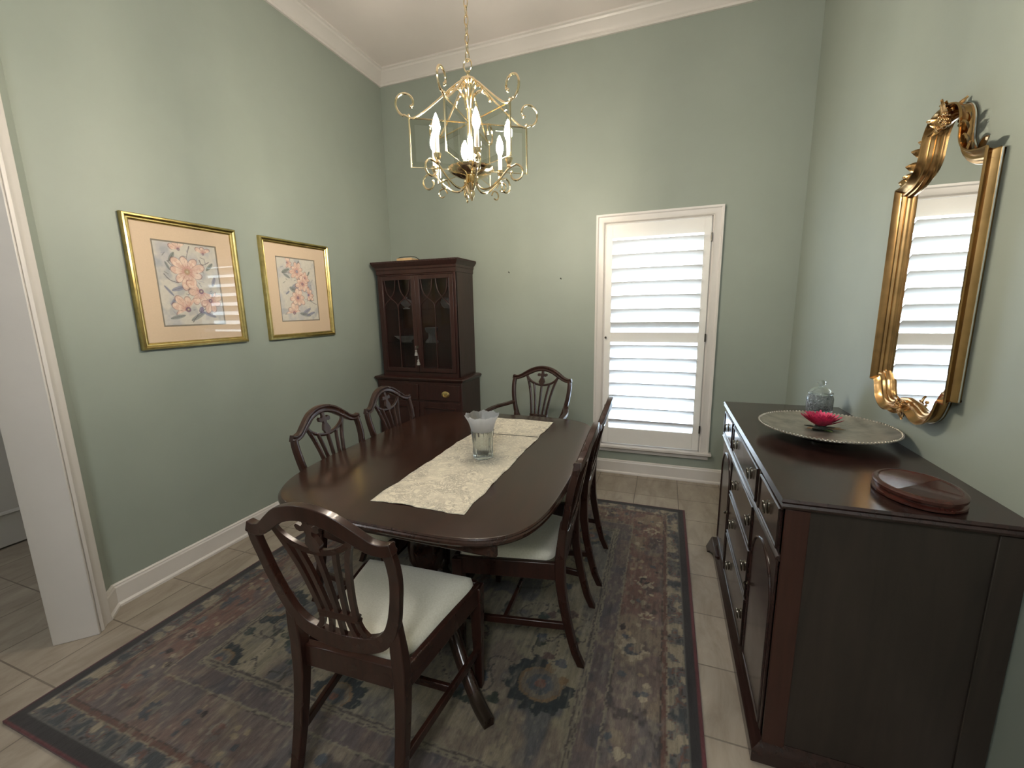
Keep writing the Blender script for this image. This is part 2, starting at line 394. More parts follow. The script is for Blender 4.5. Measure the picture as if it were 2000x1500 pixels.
# picture nails left in the wall
for (x, z), lab in (((1.246, 1.783), 'small dark nail left in the back wall, nearer the china cabinet'), ((1.723, 1.71), 'small dark nail left in the back wall, nearer the window')):
    b = MB(); b.tube([(0, 0, 0), (0, -.018, .004)], .003, 6); b.sphere((0, -.02, .005), .0055, 8, 6)
    tag(b.build('wall_nail', m['iron'], loc=(x, 0, z)), lab, 'nail')

# ------------------------------------------------------------------ rug (pattern rastered into a colour attribute)
def vnoise(X, Y, sx, sy, seed, oct=3):
    rs = np.random.RandomState(seed); out = np.zeros_like(X); amp = 1; tot = 0
    for o in range(oct):
        g = rs.rand(256, 256); u = X * sx; v = Y * sy
        i = np.floor(u).astype(int); j = np.floor(v).astype(int); fu = u - i; fv = v - j
        fu = fu * fu * (3 - 2 * fu); fv = fv * fv * (3 - 2 * fv); a = lambda p, q: g[p % 256, q % 256]
        out += amp * ((a(i, j) * (1 - fu) + a(i + 1, j) * fu) * (1 - fv) + (a(i, j + 1) * (1 - fu) + a(i + 1, j + 1) * fu) * fv)
        tot += amp; amp *= .5; sx *= 2; sy *= 2
    return out / tot
def grid_mesh(name, X, Y, Z, C, mat, loc=(0, 0, 0), parent=None, thick=0, wall=False):
    ny, nx = X.shape; me = bpy.data.meshes.new(name)
    V = np.stack([X, Y, Z], -1).reshape(-1, 3); idx = np.arange(nx * ny).reshape(ny, nx)
    F = np.stack([idx[:-1, :-1], idx[:-1, 1:], idx[1:, 1:], idx[1:, :-1]], -1).reshape(-1, 4)
    me.vertices.add(len(V)); me.vertices.foreach_set('co', V.astype(np.float32).ravel())
    me.loops.add(F.size); me.loops.foreach_set('vertex_index', F.astype(np.int32).ravel())
    me.polygons.add(len(F)); me.polygons.foreach_set('loop_start', np.arange(0, F.size, 4, dtype=np.int32))
    me.update(calc_edges=True)
    if C is not None:
        at = me.color_attributes.new('Col', 'FLOAT_COLOR', 'POINT'); cc = np.concatenate([C.reshape(-1, 3), np.ones((len(V), 1))], 1)
        at.data.foreach_set('color', cc.astype(np.float32).ravel())
    me.materials.append(mat); me.polygons.foreach_set('use_smooth', np.ones(len(F), dtype=bool))
    o = bpy.data.objects.new(name, me); COL.objects.link(o); o.location = loc
    if parent: o.parent = parent
    if thick:
        sd = o.modifiers.new('thick', 'SOLIDIFY'); sd.thickness = thick; sd.offset = -1
    return o
def L(*rgb): return np.array(srgb(*rgb)[:3])
RX0, RX1, RY0, RY1 = .36, 2.78, -3.10, -.60
def make_rug():
    st = .0055
    xs = np.arange(RX0, RX1 + .001, st); ys = np.arange(RY0, RY1 + .001, st); X, Y = np.meshgrid(xs, ys)
    jit = (vnoise(X, Y, 60, 60, 3, 2) - .5) * .012
    Xj = X + jit; Yj = Y + (vnoise(X, Y, 60, 60, 4, 2) - .5) * .012
    dl, dr, db, dt = Xj - RX0, RX1 - Xj, Yj - RY0, RY1 - Yj
    D = np.minimum(np.minimum(dl, dr), np.minimum(db, dt))
    De = np.minimum(np.minimum(X - RX0, RX1 - X), np.minimum(Y - RY0, RY1 - Y))
    horiz = np.minimum(db, dt) < np.minimum(dl, dr)
    S = np.where(horiz, Xj, Yj)
    C = np.zeros(X.shape + (3,))
    def put(mask, col): C[mask] = col
    def blend(w, col): C[:] = C * (1 - w[..., None]) + np.array(col) * w[..., None]
    sm = lambda v, a, b: np.clip((v - a) / (b - a), 0, 1)
    # field
    put(D >= 0, L(138, 128, 100))
    n1 = vnoise(X, Y, 2.6, 1.7, 11, 4); blend(sm(n1, .50, .58) * .85, L(96, 94, 94))
    n2 = vnoise(X, Y, 3.5, 2.2, 12, 3); blend(sm(n2, .60, .66) * .7, L(116, 96, 86))
    n3 = vnoise(X, Y, 9, 6, 13, 3); blend(sm(n3, .60, .66) * .55, L(150, 138, 108))
    n4 = vnoise(X, Y, 7, 5, 14, 3); blend(sm(n4, .64, .70) * .8, L(70, 78, 92))
    # vines and buds in the field
    rs = np.random.RandomState(5)
    for k in range(26):
        cx, cy = rs.uniform(RX0 + .5, RX1 - .5), rs.uniform(RY0 + .5, RY1 - .5); a = rs.uniform(0, 2 * PI); ln = rs.uniform(.15, .32)
        for q in np.linspace(0, 1, 40):
            px = cx + math.cos(a + .9 * math.sin(q * 5)) * ln * q; py = cy + math.sin(a + .9 * math.sin(q * 5)) * ln * q
            put(((X - px) ** 2 + (Y - py) ** 2) < .0045 ** 2, L(66, 62, 58))
        for q in range(rs.randint(2, 5)):
            px, py = cx + rs.uniform(-.12, .2) , cy + rs.uniform(-.15, .15); col = [L(44, 66, 62), L(58, 74, 92), L(46, 60, 46), L(98, 72, 66)][rs.randint(4)]
            th = np.arctan2(Yj - py, Xj - px); rr = np.hypot(Xj - px, Yj - py)
            put(rr < .016 + .012 * np.abs(np.cos(1.5 * th + a)), col)
    # serrated palmettes
    def palmette(px, py, R, a0, col=L(34, 48, 54), inner=L(128, 98, 52), gap=.7):
        th = np.arctan2(Yj - py, Xj - px); rr = np.hypot((Xj - px), (Yj - py) * 1.12)
        tri = np.abs(((th * 13 / PI) % 2) - 1)
        RO = R * (1 + .22 * tri); ang = np.abs((th - a0 + PI) % (2 * PI) - PI)
        put((rr < RO * .78) & (ang > .2), inner)
        put((rr < R * .62), L(112, 100, 84)); put(rr < R * .42, L(72, 82, 94)); put(rr < R * .18, L(132, 78, 62))
        put((rr < RO) & (rr > R * .72) & (ang > gap), col)
    for px, py, R, a0 in ((2.19, -2.31, .125, .9), (1.75, -1.55, .17, 2.6), (.82, -2.30, .12, 2.5), (.85, -2.64, .085, -.8), (2.2, -1.15, .11, 1), (1.1, -1.2, .13, -2), (1.15, -2.15, .09, 1.8), (1.45, -2.62, .10, -1.6), (1.2, -2.75, .07, .3), (1.95, -2.72, .08, 2)):
        palmette(px, py, R, a0)
    # borders by distance from the edge
    b1 = (D < .453); put(b1, L(128, 118, 98)); put((D < .446) & (D > .438), L(76, 68, 64)); put((D < .428) & (D > .424), L(80, 72, 70))
    pur = (D < .417) & (D >= .335); put(pur, L(98, 84, 86))
    blend(pur * sm(vnoise(X, Y, 9, 9, 21, 3), .52, .62) * .8, L(74, 72, 84)); blend(pur * sm(vnoise(X, Y, 12, 12, 22, 3), .62, .68) * .8, L(118, 96, 88))
    put((D < .340) & (D > .334), L(132, 122, 104)); put((D < .330) & (D > .326), L(74, 66, 64))
    mb = (D < .334) & (D >= .14); put(mb & (D < .326), L(112, 96, 92))
    rust = np.clip(sm(vnoise(X, Y, 1.1, .8, 23, 3), .40, .60) + 1.0 * ((X < 1.0) & (Y > -2.75)) * sm(Y, -2.75, -2.5), 0, 1)
    blend(mb * rust * .8, L(120, 72, 56))
    blend(mb * sm(vnoise(X, Y, 8, 6, 24, 3), .55, .62) * .6, L(92, 90, 98))
    blend(mb * sm(vnoise(X, Y, 10, 7, 25, 3), .62, .68) * .7, L(134, 116, 92))
    blend(mb * sm(vnoise(X, Y, 14, 12, 26, 3), .64, .70) * .8, L(66, 58, 64))
    # rosettes along the main border
    wear = vnoise(X, Y, 26, 18, 51, 3)
    def rosette(px, py, R, petal, core, n=8):
        R *= rs.uniform(.7, 1.1)
        def dab(mask, col): put(mask & (wear > rs.uniform(.36, .5)), col)
        th = np.arctan2(Yj - py, Xj - px); rr = np.hypot(Xj - px, Yj - py)
        dab(rr < R * (.62 + .45 * np.abs(np.cos(n / 2 * th)) * vnoise(X, Y, 30, 30, 52, 2) * 1.6), petal); dab(rr < R * .5, core); dab(rr < R * .22, L(112, 84, 74))
    cream, slate, dk = L(158, 146, 120), L(64, 72, 86), L(58, 46, 50)
    i = 0
    for y in np.arange(RY0 + .24, RY1 - .1, .27):
        for x, s in ((RX0 + .235, 1), (RX1 - .235, -1)):
            i += 1; rosette(x + .03 * math.sin(i * 2.1), y + .03 * math.sin(i), .052 + .012 * math.sin(i * 1.7), [cream, slate, cream, L(126, 116, 108)][i % 4], [dk, L(120, 74, 62), slate][i % 3])
            for q in range(6):
                px, py = x + rs.uniform(-.08, .08), y + .13 + rs.uniform(-.06, .06)
                rr = np.hypot((Xj - px), (Yj - py) * rs.uniform(.6, 1.6)); put(rr < rs.uniform(.007, .017), [cream, slate, dk, L(72, 84, 98), L(150, 130, 96)][rs.randint(5)])
    for x in np.arange(RX0 + .5, RX1 - .4, .27):
        for y in (RY0 + .235, RY1 - .235):
            i += 1; rosette(x + .03 * math.sin(i * 2.1), y + .03 * math.sin(i), .05 + .014 * math.sin(i * 1.7), [cream, slate, cream, L(126, 116, 108)][i % 4], [dk, L(120, 74, 62), slate][i % 3])
            for q in range(6):
                px, py = x + .13 + rs.uniform(-.06, .06), y + rs.uniform(-.08, .08)
                rr = np.hypot((Xj - px) * rs.uniform(.6, 1.6), (Yj - py)); put(rr < rs.uniform(.007, .017), [cream, slate, dk, L(72, 84, 98), L(150, 130, 96)][rs.randint(5)])
    rl = (D < .14) & (D >= .117); put(rl, L(104, 66, 56)); put((D < .122) & (D > .117), L(132, 120, 98)); put((D < .144) & (D > .139), L(70, 60, 58))
    mi = (D < .117) & (D >= .05); put(mi, L(88, 90, 94))
    blk = vnoise(np.where(horiz, Y, X), S, 18, 22, 31, 2); put(mi & (blk > .62), cream * .85); put(mi & (blk < .36), L(58, 68, 78)); put(mi & (blk > .5) & (blk < .54), L(116, 72, 60)); put(mi & (blk > .44) & (blk < .465), dk)
    put(D < .054, L(84, 86, 86)); put(De < .047, L(46, 43, 48)); put(De < .011, L(104, 30, 44))
    # worn speckle all over, stretched along the warp
    sp = vnoise(X, Y, 75, 34, 53, 2); inside = De > .05
    blend(inside * sm(sp, .64, .74) * .38, L(150, 140, 118)); blend(inside * sm(1 - sp, .66, .76) * .42, L(62, 64, 72))
    sp2 = vnoise(X, Y, 55, 9, 54, 2); blend(inside * sm(sp2, .62, .75) * .25, L(140, 130, 114)); blend(inside * sm(1 - sp2, .64, .76) * .25, L(70, 62, 62))
    # yarn streaks
    C *= (1 + .6 * (vnoise(X, Y, 120, 10, 41, 3) - .5))[..., None]
    C *= (1 + .30 * (vnoise(X, Y, 5, 1.5, 42, 3) - .5))[..., None]
    C = np.clip(C, .004, .9)
    Z = np.full(X.shape, .012) + (vnoise(X, Y, 40, 40, 43, 2) - .5) * .0006
    return X - 1.57, Y + 1.85, Z, C
def desat(C, k):
    g = C.mean(-1, keepdims=True); return g + (C - g) * k
X, Y, Z, C = make_rug()
m['rug'] = attr_mat('wool_rug', .95, 130, .5, .22, (2.5, .6, 1), .15)
rug = grid_mesh('area_rug', X, Y, Z, desat(C, .62) * np.array([.80, .76, .70]), m['rug'], (1.57, -1.85, 0), None, .011)
tag(rug, 'worn oriental area rug with dark crimson edged border under the dining table', 'rug')

# ------------------------------------------------------------------ dining chairs (local: +Y is the front, origin on the floor under the seat)
def offy(z):   # how far the rear stile's front face stands behind the seat's back edge
    return interp(z, [0, .019, .066, .16, .244, .36, .447, .516, .60, .695, .781, .914, 1.0], [.096, .088, .066, .042, .022, .005, 0, .007, .018, .035, .051, .084, .108])
def make_chair(name, label, arm=False, group=None):
    k = 1.13 if arm else 1.0            # the armchair is wider
    t = thing(name, label, 'chair', group=group)
    yb = -.21
    def P(x, z, extra=0):               # a point on the concave back surface
        if not arm: z -= .009 * min(1, max(0, (z - .68) / .22)) + .012 * min(1, max(0, (abs(x) - .08) / .09)) * min(1, max(0, (z - .72) / .14))
        return Vector((x * k, yb - offy(z) - .016 - .016 * (1 - min(1, (x / .23) ** 2)) * min(1, max(0, (z - .5) / .3)) + extra, z))
    # rear legs run up into the shield
    for s in (-1, 1):
        zs = [0.0, .06, .13, .2, .28, .36, .42, .47, .52, .56, .60, .635]
        R = []
        for z in zs:
            w = interp(z, [0, .2, .42, .52, .58, .64], [.015, .017, .020, .020, .017, .010]); dp = interp(z, [0, .2, .42, .52, .64], [.030, .034, .040, .036, .024])
            xc = s * interp(z, [0, .42, .52, .58, .635], [.182, .180, .179, .179, .184]) * k; y1 = yb - offy(z)
            R.append([(xc - w, y1, z), (xc + w, y1, z), (xc + w, y1 - dp, z), (xc - w, y1 - dp, z)])
        MB().rings(R).build('leg', m['mah'], t, bevel=.004)
    # front legs
    fx = .238 * k
    for s in (-1, 1):
        R = []
        for z, w in ((0, .013), (.03, .0145), (.25, .019), (.39, .0225), (.44, .0225)):
            R.append([(s * fx - w, .19 - w, z), (s * fx + w, .19 - w, z), (s * fx + w, .19 + w, z), (s * fx - w, .19 + w, z)])
        MB().rings(R).build('leg', m['mah'], t, bevel=.003)
    # seat frame
    b = MB(); z0, z1 = .375, .450; xb = .18 * k
    b.box(-xb, xb, yb - .022, yb + .004, z0, z1)
    b.box(-fx, fx, .188, .210, z0, z1)
    for s in (-1, 1):
        a = Vector((s * xb, yb - .01, 0)); c = Vector((s * (fx + .006), .19, 0)); d = (c - a).normalized(); n = Vector((-d.y, d.x, 0)) * .011
        vs = [(p + q + Vector((0, 0, z))) for z in (z0, z1) for p, q in ((a, n), (a, -n), (c, -n), (c, n))]
        b.add(vs, [(3, 2, 1, 0), (4, 5, 6, 7), (0, 1, 5, 4), (1, 2, 6, 5), (2, 3, 7, 6), (3, 0, 4, 7)])
    b.build('seat_frame', m['mah'], t, bevel=.004)
    # slip seat cushion, crowned
    NX, NY = 22, 20; rows = []
    top = []; 
    for j in range(NY + 1):
        v = j / NY; y = -.200 + v * .402
        hw = (.166 + v * (.247 - .166)) * k
        row = []
        for i in range(NX + 1):
            u = i / NX * 2 - 1; vv = v * 2 - 1
            # rounded corners
            uu = u; e = max(0, (abs(u) ** 6 + abs(vv) ** 6) - 1)
            f = 1 / max(1, (abs(u) ** 8 + abs(vv) ** 8) ** (1 / 8))
            edge = max(abs(u), abs(vv))
            z = .448 + .030 * (1 - edge ** 10) ** .5 + .012 * (1 - u * u) * (1 - vv * vv)
            row.append((u * f * hw, -.200 + (vv * f + 1) / 2 * .402, z))
        top.append(row)
    vs = [p for r in top for p in r]; n = NX + 1
    fs = [(j * n + i, j * n + i + 1, (j + 1) * n + i + 1, (j + 1) * n + i) for j in range(NY) for i in range(NX)]
    nb = len(vs); vs += [(x, y, .440) for x, y, z in vs]
    per = [i for i in range(n)] + [j * n + NX for j in range(1, NY + 1)] + [NY * n + i for i in range(NX - 1, -1, -1)] + [j * n for j in range(NY - 1, 0, -1)]
    fs += [(per[i], per[(i + 1) % len(per)], nb + per[(i + 1) % len(per)], nb + per[i]) for i in range(len(per))]
    fs += [(nb + j * n + i, nb + (j + 1) * n + i, nb + (j + 1) * n + i + 1, nb + j * n + i + 1) for j in range(NY) for i in range(NX)]
    MB().add(vs, fs).build('seat', m['fabric'], t, angle=60)
    # stretchers: two sides and a cross piece
    for s in (-1, 1):
        b = MB(); a = Vector((s * .18 * k, yb - offy(.17) - .018, .17)); c = Vector((s * .238 * k, .19, .165)); d = (c - a).normalized(); n = Vector((-d.y, d.x, 0)) * .0085
        vs = [(p + q + Vector((0, 0, z))) for z in (-.015, .015) for p, q in ((a, n), (a, -n), (c, -n), (c, n))]
        b.add(vs, [(3, 2, 1, 0), (4, 5, 6, 7), (0, 1, 5, 4), (1, 2, 6, 5), (2, 3, 7, 6), (3, 0, 4, 7)]); b.build('stretcher', m['mah'], t, bevel=.003)
    b = MB(); b.box(-.208 * k, .208 * k, -.008, .008, .154, .182); b.build('stretcher', m['mah'], t, bevel=.003)
    # shield: outer frame
    half = [(.214, .897), (.2195, .86), (.218, .80), (.211, .74), (.199, .68), (.184, .625), (.161, .574), (.125, .535), (.07, .513), (0, .506)]
    side = spline([(x, 0, z) for x, z in half], 6)
    pts = [P(-q.x, q.z) for q in side] + [P(q.x, q.z) for q in reversed(side[:-1])]
    sec = []
    for q in pts:
        hw = interp(q.z, [.51, .56, .7, .9], [.025, .020, .0155, .0150]); sec.append([(-hw, -.013), (-hw, .009), (-hw * .5, .014), (hw * .5, .014), (hw, .009), (hw, -.013)])
    b = MB(); b.sweep(pts, (0, 1, 0), sec)
    topx = [(-.231, .902), (-.205, .896), (-.170, .905), (-.125, .932), (-.080, .957), (-.040, .971), (0, .976), (.040, .971), (.080, .957), (.125, .932), (.170, .905), (.205, .896), (.231, .902)]
    pts = [P(q.x, q.z, .002) for q in spline([(x, 0, z) for x, z in topx], 5)]
    sec = []
    for q in pts:
        hw = interp(abs(q.x) / k, [0, .1, .18, .23], [.0205, .0215, .017, .0155]); sec.append([(-hw, -.015), (-hw, .008), (-hw * .6, .014), (-hw * .2, .0105), (hw * .2, .0105), (hw * .6, .014), (hw, .008), (hw, -.015)])
    b.sweep(pts, (0, 1, 0), sec)
    b.build('back_frame', m['mah'], t, bevel=.002, angle=50)
    # splat: five fanned ribs, an arch, a carved cross and a collar
    b = MB(); rs_ = [(-.008, -.007), (-.008, .005), (-.003, .008), (.003, .008), (.008, .005), (.008, -.007)]
    def rib(pts2, wscale=1.0, n=6):
        pp = [P(q.x, q.z) for q in spline([(x, 0, z) for x, z in pts2], n)]
        b.sweep(pp, (0, 1, 0), [(a * wscale, c) for a, c in rs_])
    for s in (-1, 1):
        rib([(s * .128, .930), (s * .112, .888), (s * .096, .84), (s * .079, .77), (s * .066, .69), (s * .060, .63), (s * .060, .598), (s * .070, .56), (s * .100, .524)], 1.05)
        rib([(s * .062, .862), (s * .050, .80), (s * .039, .72), (s * .031, .64), (s * .030, .60), (s * .036, .56), (s * .050, .516)], .9)
    rib([(0, .852), (0, .76), (0, .66), (0, .60), (0, .56), (0, .51)], .95)
    # arch under the cross
    rib([(-.126, .930), (-.112, .897), (-.078, .866), (-.035, .850), (0, .846), (.035, .850), (.078, .866), (.112, .897), (.126, .930)], 1.0)
    # carved cross / fleur
    fl = [(-.010, .965), (-.008, .940), (-.016, .932), (-.030, .938), (-.038, .930), (-.036, .918), (-.026, .913), (-.012, .917), (-.009, .905), (-.016, .893), (-.024, .872), (-.016, .858), (-.018, .848), (.018, .848), (.016, .858), (.024, .872), (.016, .893), (.009, .905), (.012, .917), (.026, .913), (.036, .918), (.038, .930), (.030, .938), (.016, .932), (.008, .940), (.010, .965)]
    n = len(fl); vs = [P(x, z, -.007) for x, z in fl] + [P(x, z, .008) for x, z in fl]
    b.add(vs, [tuple(range(n)), tuple(reversed(range(n, 2 * n)))] + [(i, (i + 1) % n, n + (i + 1) % n, n + i) for i in range(n)])
    for zc in (.612, .598):
        pp = [P(x, zc) for x in np.linspace(-.068, .068, 9)]; b.sweep(pp, (0, 1, 0), [(-.0055, -.008), (-.0055, .008), (0, .0115), (.0055, .008), (.0055, -.008)])
    b.build('splat', m['mah'], t, angle=50)
    if arm:
        for s in (-1, 1):
            b = MB(); q0 = P(s * .205, .70)
            pp = spline([q0, Vector((s * .262, -.20, .690)), Vector((s * .300, -.10, .683)), Vector((s * .312, 0, .672)), Vector((s * .305, .055, .655)), Vector((s * .298, .075, .632))], 6)
            b.sweep(pp, (0, 0, 1), [(-.019, -.011), (-.021, 0), (-.015, .011), (.015, .011), (.021, 0), (.019, -.011)])
            pp = spline([(s * .298, .06, .655), (s * .300, .02, .60), (s * .292, .00, .54), (s * .272, .03, .47), (s * .262, .05, .385)], 6)
            b.sweep(pp, (0, 1, 0), [(-.013, -.014), (-.013, .014), (.013, .014), (.013, -.014)])
            b.build('arm', m['mah'], t, bevel=.003, angle=50)
    return t
G = 'shield back side chairs around the table'
ch = make_chair('dining_chair', 'shield-back mahogany chair nearest the camera, its back to us, cream seat pulled half out', group=G)
RZ = .0125
ch.location = (1.738, -2.596, RZ); ch.rotation_euler = (0, 0, math.radians(2.6))
dup(ch, (1.999, -2.004, RZ), math.radians(92), 'nearer of the two shield-back chairs on the window side, cream seat under the table corner')
dup(ch, (1.995, -1.462, RZ), math.radians(92), 'farther of the two shield-back chairs on the window side, its back against the bright shutter')
dup(ch, (1.280, -2.030, RZ), math.radians(-89.5), 'nearer of the two shield-back chairs on the green left wall side of the table')
dup(ch, (1.264, -1.490, RZ), math.radians(-89), 'shield-back chair on the wall side of the table directly in front of the china cabinet')
ar = make_chair('armchair', 'shield-back mahogany armchair with curved arms at the far head of the table', True)
ar.location = (1.615, -.775, RZ); ar.rotation_euler = (0, 0, math.radians(168.5))

# ------------------------------------------------------------------ dining table
TZ = .760; TCX, TCY = 1.636, -1.835
tb = thing('dining_table', 'long mahogany pedestal dining table with rounded corners under a cream runner', 'table', (TCX, TCY, RZ))
def outline(hw, hl, n=120, e=5.2):
    out = []; e0 = e
    for i in range(n):
        a = 2 * PI * i / n; c, s = math.cos(a), math.sin(a); e = 3.8 if (c < 0 and s < 0) else e0
        out.append((hw * abs(c) ** (2 / e) * (1 if c >= 0 else -1), hl * abs(s) ** (2 / e) * (1 if s >= 0 else -1)))
    return out
b = MB(); R = []
zt = TZ - RZ
for ins, z in ((.016, zt - .030), (.004, zt - .027), (.0, zt - .020), (.0015, zt - .013), (.006, zt - .009), (.006, zt - .006), (.010, zt - .001), (.014, zt)):
    R.append([(x, y, z) for x, y in outline(.612 - ins, .775 - ins)])
b.rings(R); b.build('tabletop', m['mah_table'], tb, angle=30)
b = MB()
for s in (-1, 1):
    b.prism([(-.36, -.011), (.48, -.011), (.48, .011), (-.36, .011)], zt - .075, zt - .028, Matrix.Translation((0, s * .705, 0)))
    b.prism([(-.011, -.50), (.011, -.50), (.011, .55), (-.011, .55)], zt - .075, zt - .028, Matrix.Translation((s * .545, 0, 0)))
b.build('apron', m['mah_table'], tb, bevel=.006)
for s in (-1, 1):
    pe = empty('pedestal'); pe.parent = tb; pe.location = (0, s * .37, 0)
    prof = [(.09, zt - .03), (.09, zt - .045), (.055, zt - .06), (.045, zt - .085), (.05, zt - .11), (.038, zt - .13), (.040, zt - .20), (.055, .52), (.074, .48), (.082, .43), (.078, .38), (.058, .33), (.046, .315), (.055, .30), (.068, .29), (.068, .20), (.05, .185), (.02, .175)]
    MB().lathe(list(reversed(prof)), 32).build('column', m['mah_table'], pe)
    for a in ((-142, -38, 90) if s < 0 else (142, 38, -90)):
        a = math.radians(a); d = Vector((math.cos(a), math.sin(a), 0)); ln = .50 if abs(abs(math.degrees(a)) - 90) > 5 else .30
        pp = spline([d * .04 + Vector((0, 0, .255)), d * (.10) + Vector((0, 0, .27)), d * (ln * .45) + Vector((0, 0, .21)), d * (ln * .72) + Vector((0, 0, .10)), d * (ln * .92) + Vector((0, 0, .038)), d * (ln + .05) + Vector((0, 0, .0245))], 6)
        up = []; sec = []
        for i, q in enumerate(pp):
            t_ = (pp[min(i + 1, len(pp) - 1)] - pp[max(i - 1, 0)]).normalized(); sd = t_.cross(Vector((0, 0, 1))).normalized(); up.append(sd.cross(t_).normalized())
            w = interp(i / len(pp), [0, .5, 1], [.026, .022, .017]); h = interp(i / len(pp), [0, .5, 1], [.04, .027, .018]); sec.append([(-w, -h), (-w, h * .6), (-w * .5, h), (w * .5, h), (w, h * .6), (w, -h)])
        lg = MB().sweep(pp, up, sec).build('leg', m['mah_table'], pe, angle=50)
        e = pp[-1]; e0 = pp[-9]
        MB().sweep(pp[-8:], up[-8:], [[(x * 1.10, z * 1.06) for x, z in q] for q in sec[-8:]]).build('toe_cap', m['toe'], lg, angle=50)

# runner
def toile():
    M = Mat('toile_linen'); v = M.coords()
    w = M.noise(v, 16, 4, .6, 2.5); l = M.ramp(w, [(.40, (0, 0, 0, 1)), (.47, (1, 1, 1, 1)), (.50, (0, 0, 0, 1)), (.53, (1, 1, 1, 1)), (.60, (0, 0, 0, 1))])
    w2 = M.noise(v, 7, 5, .6, 1.0); reg = M.ramp(w2, [(.44, (0, 0, 0, 1)), (.56, (1, 1, 1, 1))])
    f = M.mix(1.0, l, M.mix(.45, reg, (1, 1, 1, 1)), 'MULTIPLY')
    w3 = M.noise(v, 60, 3, .6, 3.0); l3 = M.ramp(w3, [(.47, (0, 0, 0, 1)), (.5, (1, 1, 1, 1)), (.53, (0, 0, 0, 1))])
    c = M.mix(f, srgb(212, 203, 182), srgb(138, 130, 117)); c = M.mix(M.mix(1.0, l3, (.55, .55, .55, 1), 'MULTIPLY'), c, srgb(172, 164, 148))
    M.link(c, M.b.inputs['Base Color']); M.set(Roughness=.85, Sheen_Weight=.15); M.bump(M.noise(v, 500, 2), .2, .001); return M.m
m['toile'] = toile()
ux, uy = np.meshgrid(np.linspace(0, 1, 40), np.linspace(0, 1, 130))
RXa, RXb, RYa, RYb = 1.565, 1.955, -2.452, -1.19
xx = RXa + ux * (RXb - RXa); yy = RYa + uy * (RYb - RYa)
edge = np.maximum(np.abs(ux * 2 - 1), np.abs(uy * 2 - 1) ** 6)
xx = xx + (vnoise(uy * 1.0, ux * 0, 14, 1, 61, 2) - .5) * .014 * np.abs(ux * 2 - 1)
yy = yy + (vnoise(ux * 1.0, uy * 0, 7, 1, 62, 2) - .5) * .016 * np.abs(uy * 2 - 1)
zz = .0032 + .0045 * np.clip(vnoise(ux, uy, 5, 14, 63, 2) - .45, 0, 1) * 2 * edge ** 3
run = grid_mesh('table_runner', xx - 1.76, yy + 1.82, zz, None, m['toile'], (1.76, -1.82, TZ), None, .0022)
tag(run, 'cream toile patterned table runner lying along the dining table', 'table runner')
b = MB(); b.sweep([(RXa + .002 - 1.76, .288, .0036), (RXb - .002 - 1.76, .302, .0036)], (0, 0, 1), [(-.003, -.003), (-.003, .0012), (.003, .0012), (.003, -.003)])
o = b.build('seam', m['iron'], run); o['label'] = 'dark seam line across the runner'

# crystal vase
vs_ = thing('glass_vase', 'clear ribbed crystal vase with flared frosted scalloped rim on the table runner', 'vase', (1.787, -1.897, TZ + .0045))
def fl(i, r, z, a): return (r * (1 + .07 * abs(math.cos(8 * a)) * (1 if i in (1, 2, 3, 4, 5, 6) else .3)), z)
prof = [(.0, .0), (.043, 0), (.046, .006), (.046, .03), (.045, .06), (.048, .10), (.053, .135), (.050, .135), (.045, .10), (.042, .06), (.042, .03), (.036, .02), (0, .018)]
MB().lathe([(max(r, .001), z) for r, z in prof], 96, mod=fl).build('body', m['glass'], vs_, angle=70)
def sc(i, r, z, a):
    h = max(0, (z - .15) / .07); return (r * (1 + .03 * h * math.cos(10 * a)), z + .0035 * h * math.cos(10 * a) + .0015 * h * math.cos(30 * a))
prof = [(.053, .135), (.058, .155), (.066, .18), (.076, .198), (.082, .210), (.079, .211), (.072, .198), (.062, .18), (.054, .155), (.049, .135)]
MB().lathe(prof, 96, mod=sc, cap=False).build('rim', m['frost'], vs_, angle=70)
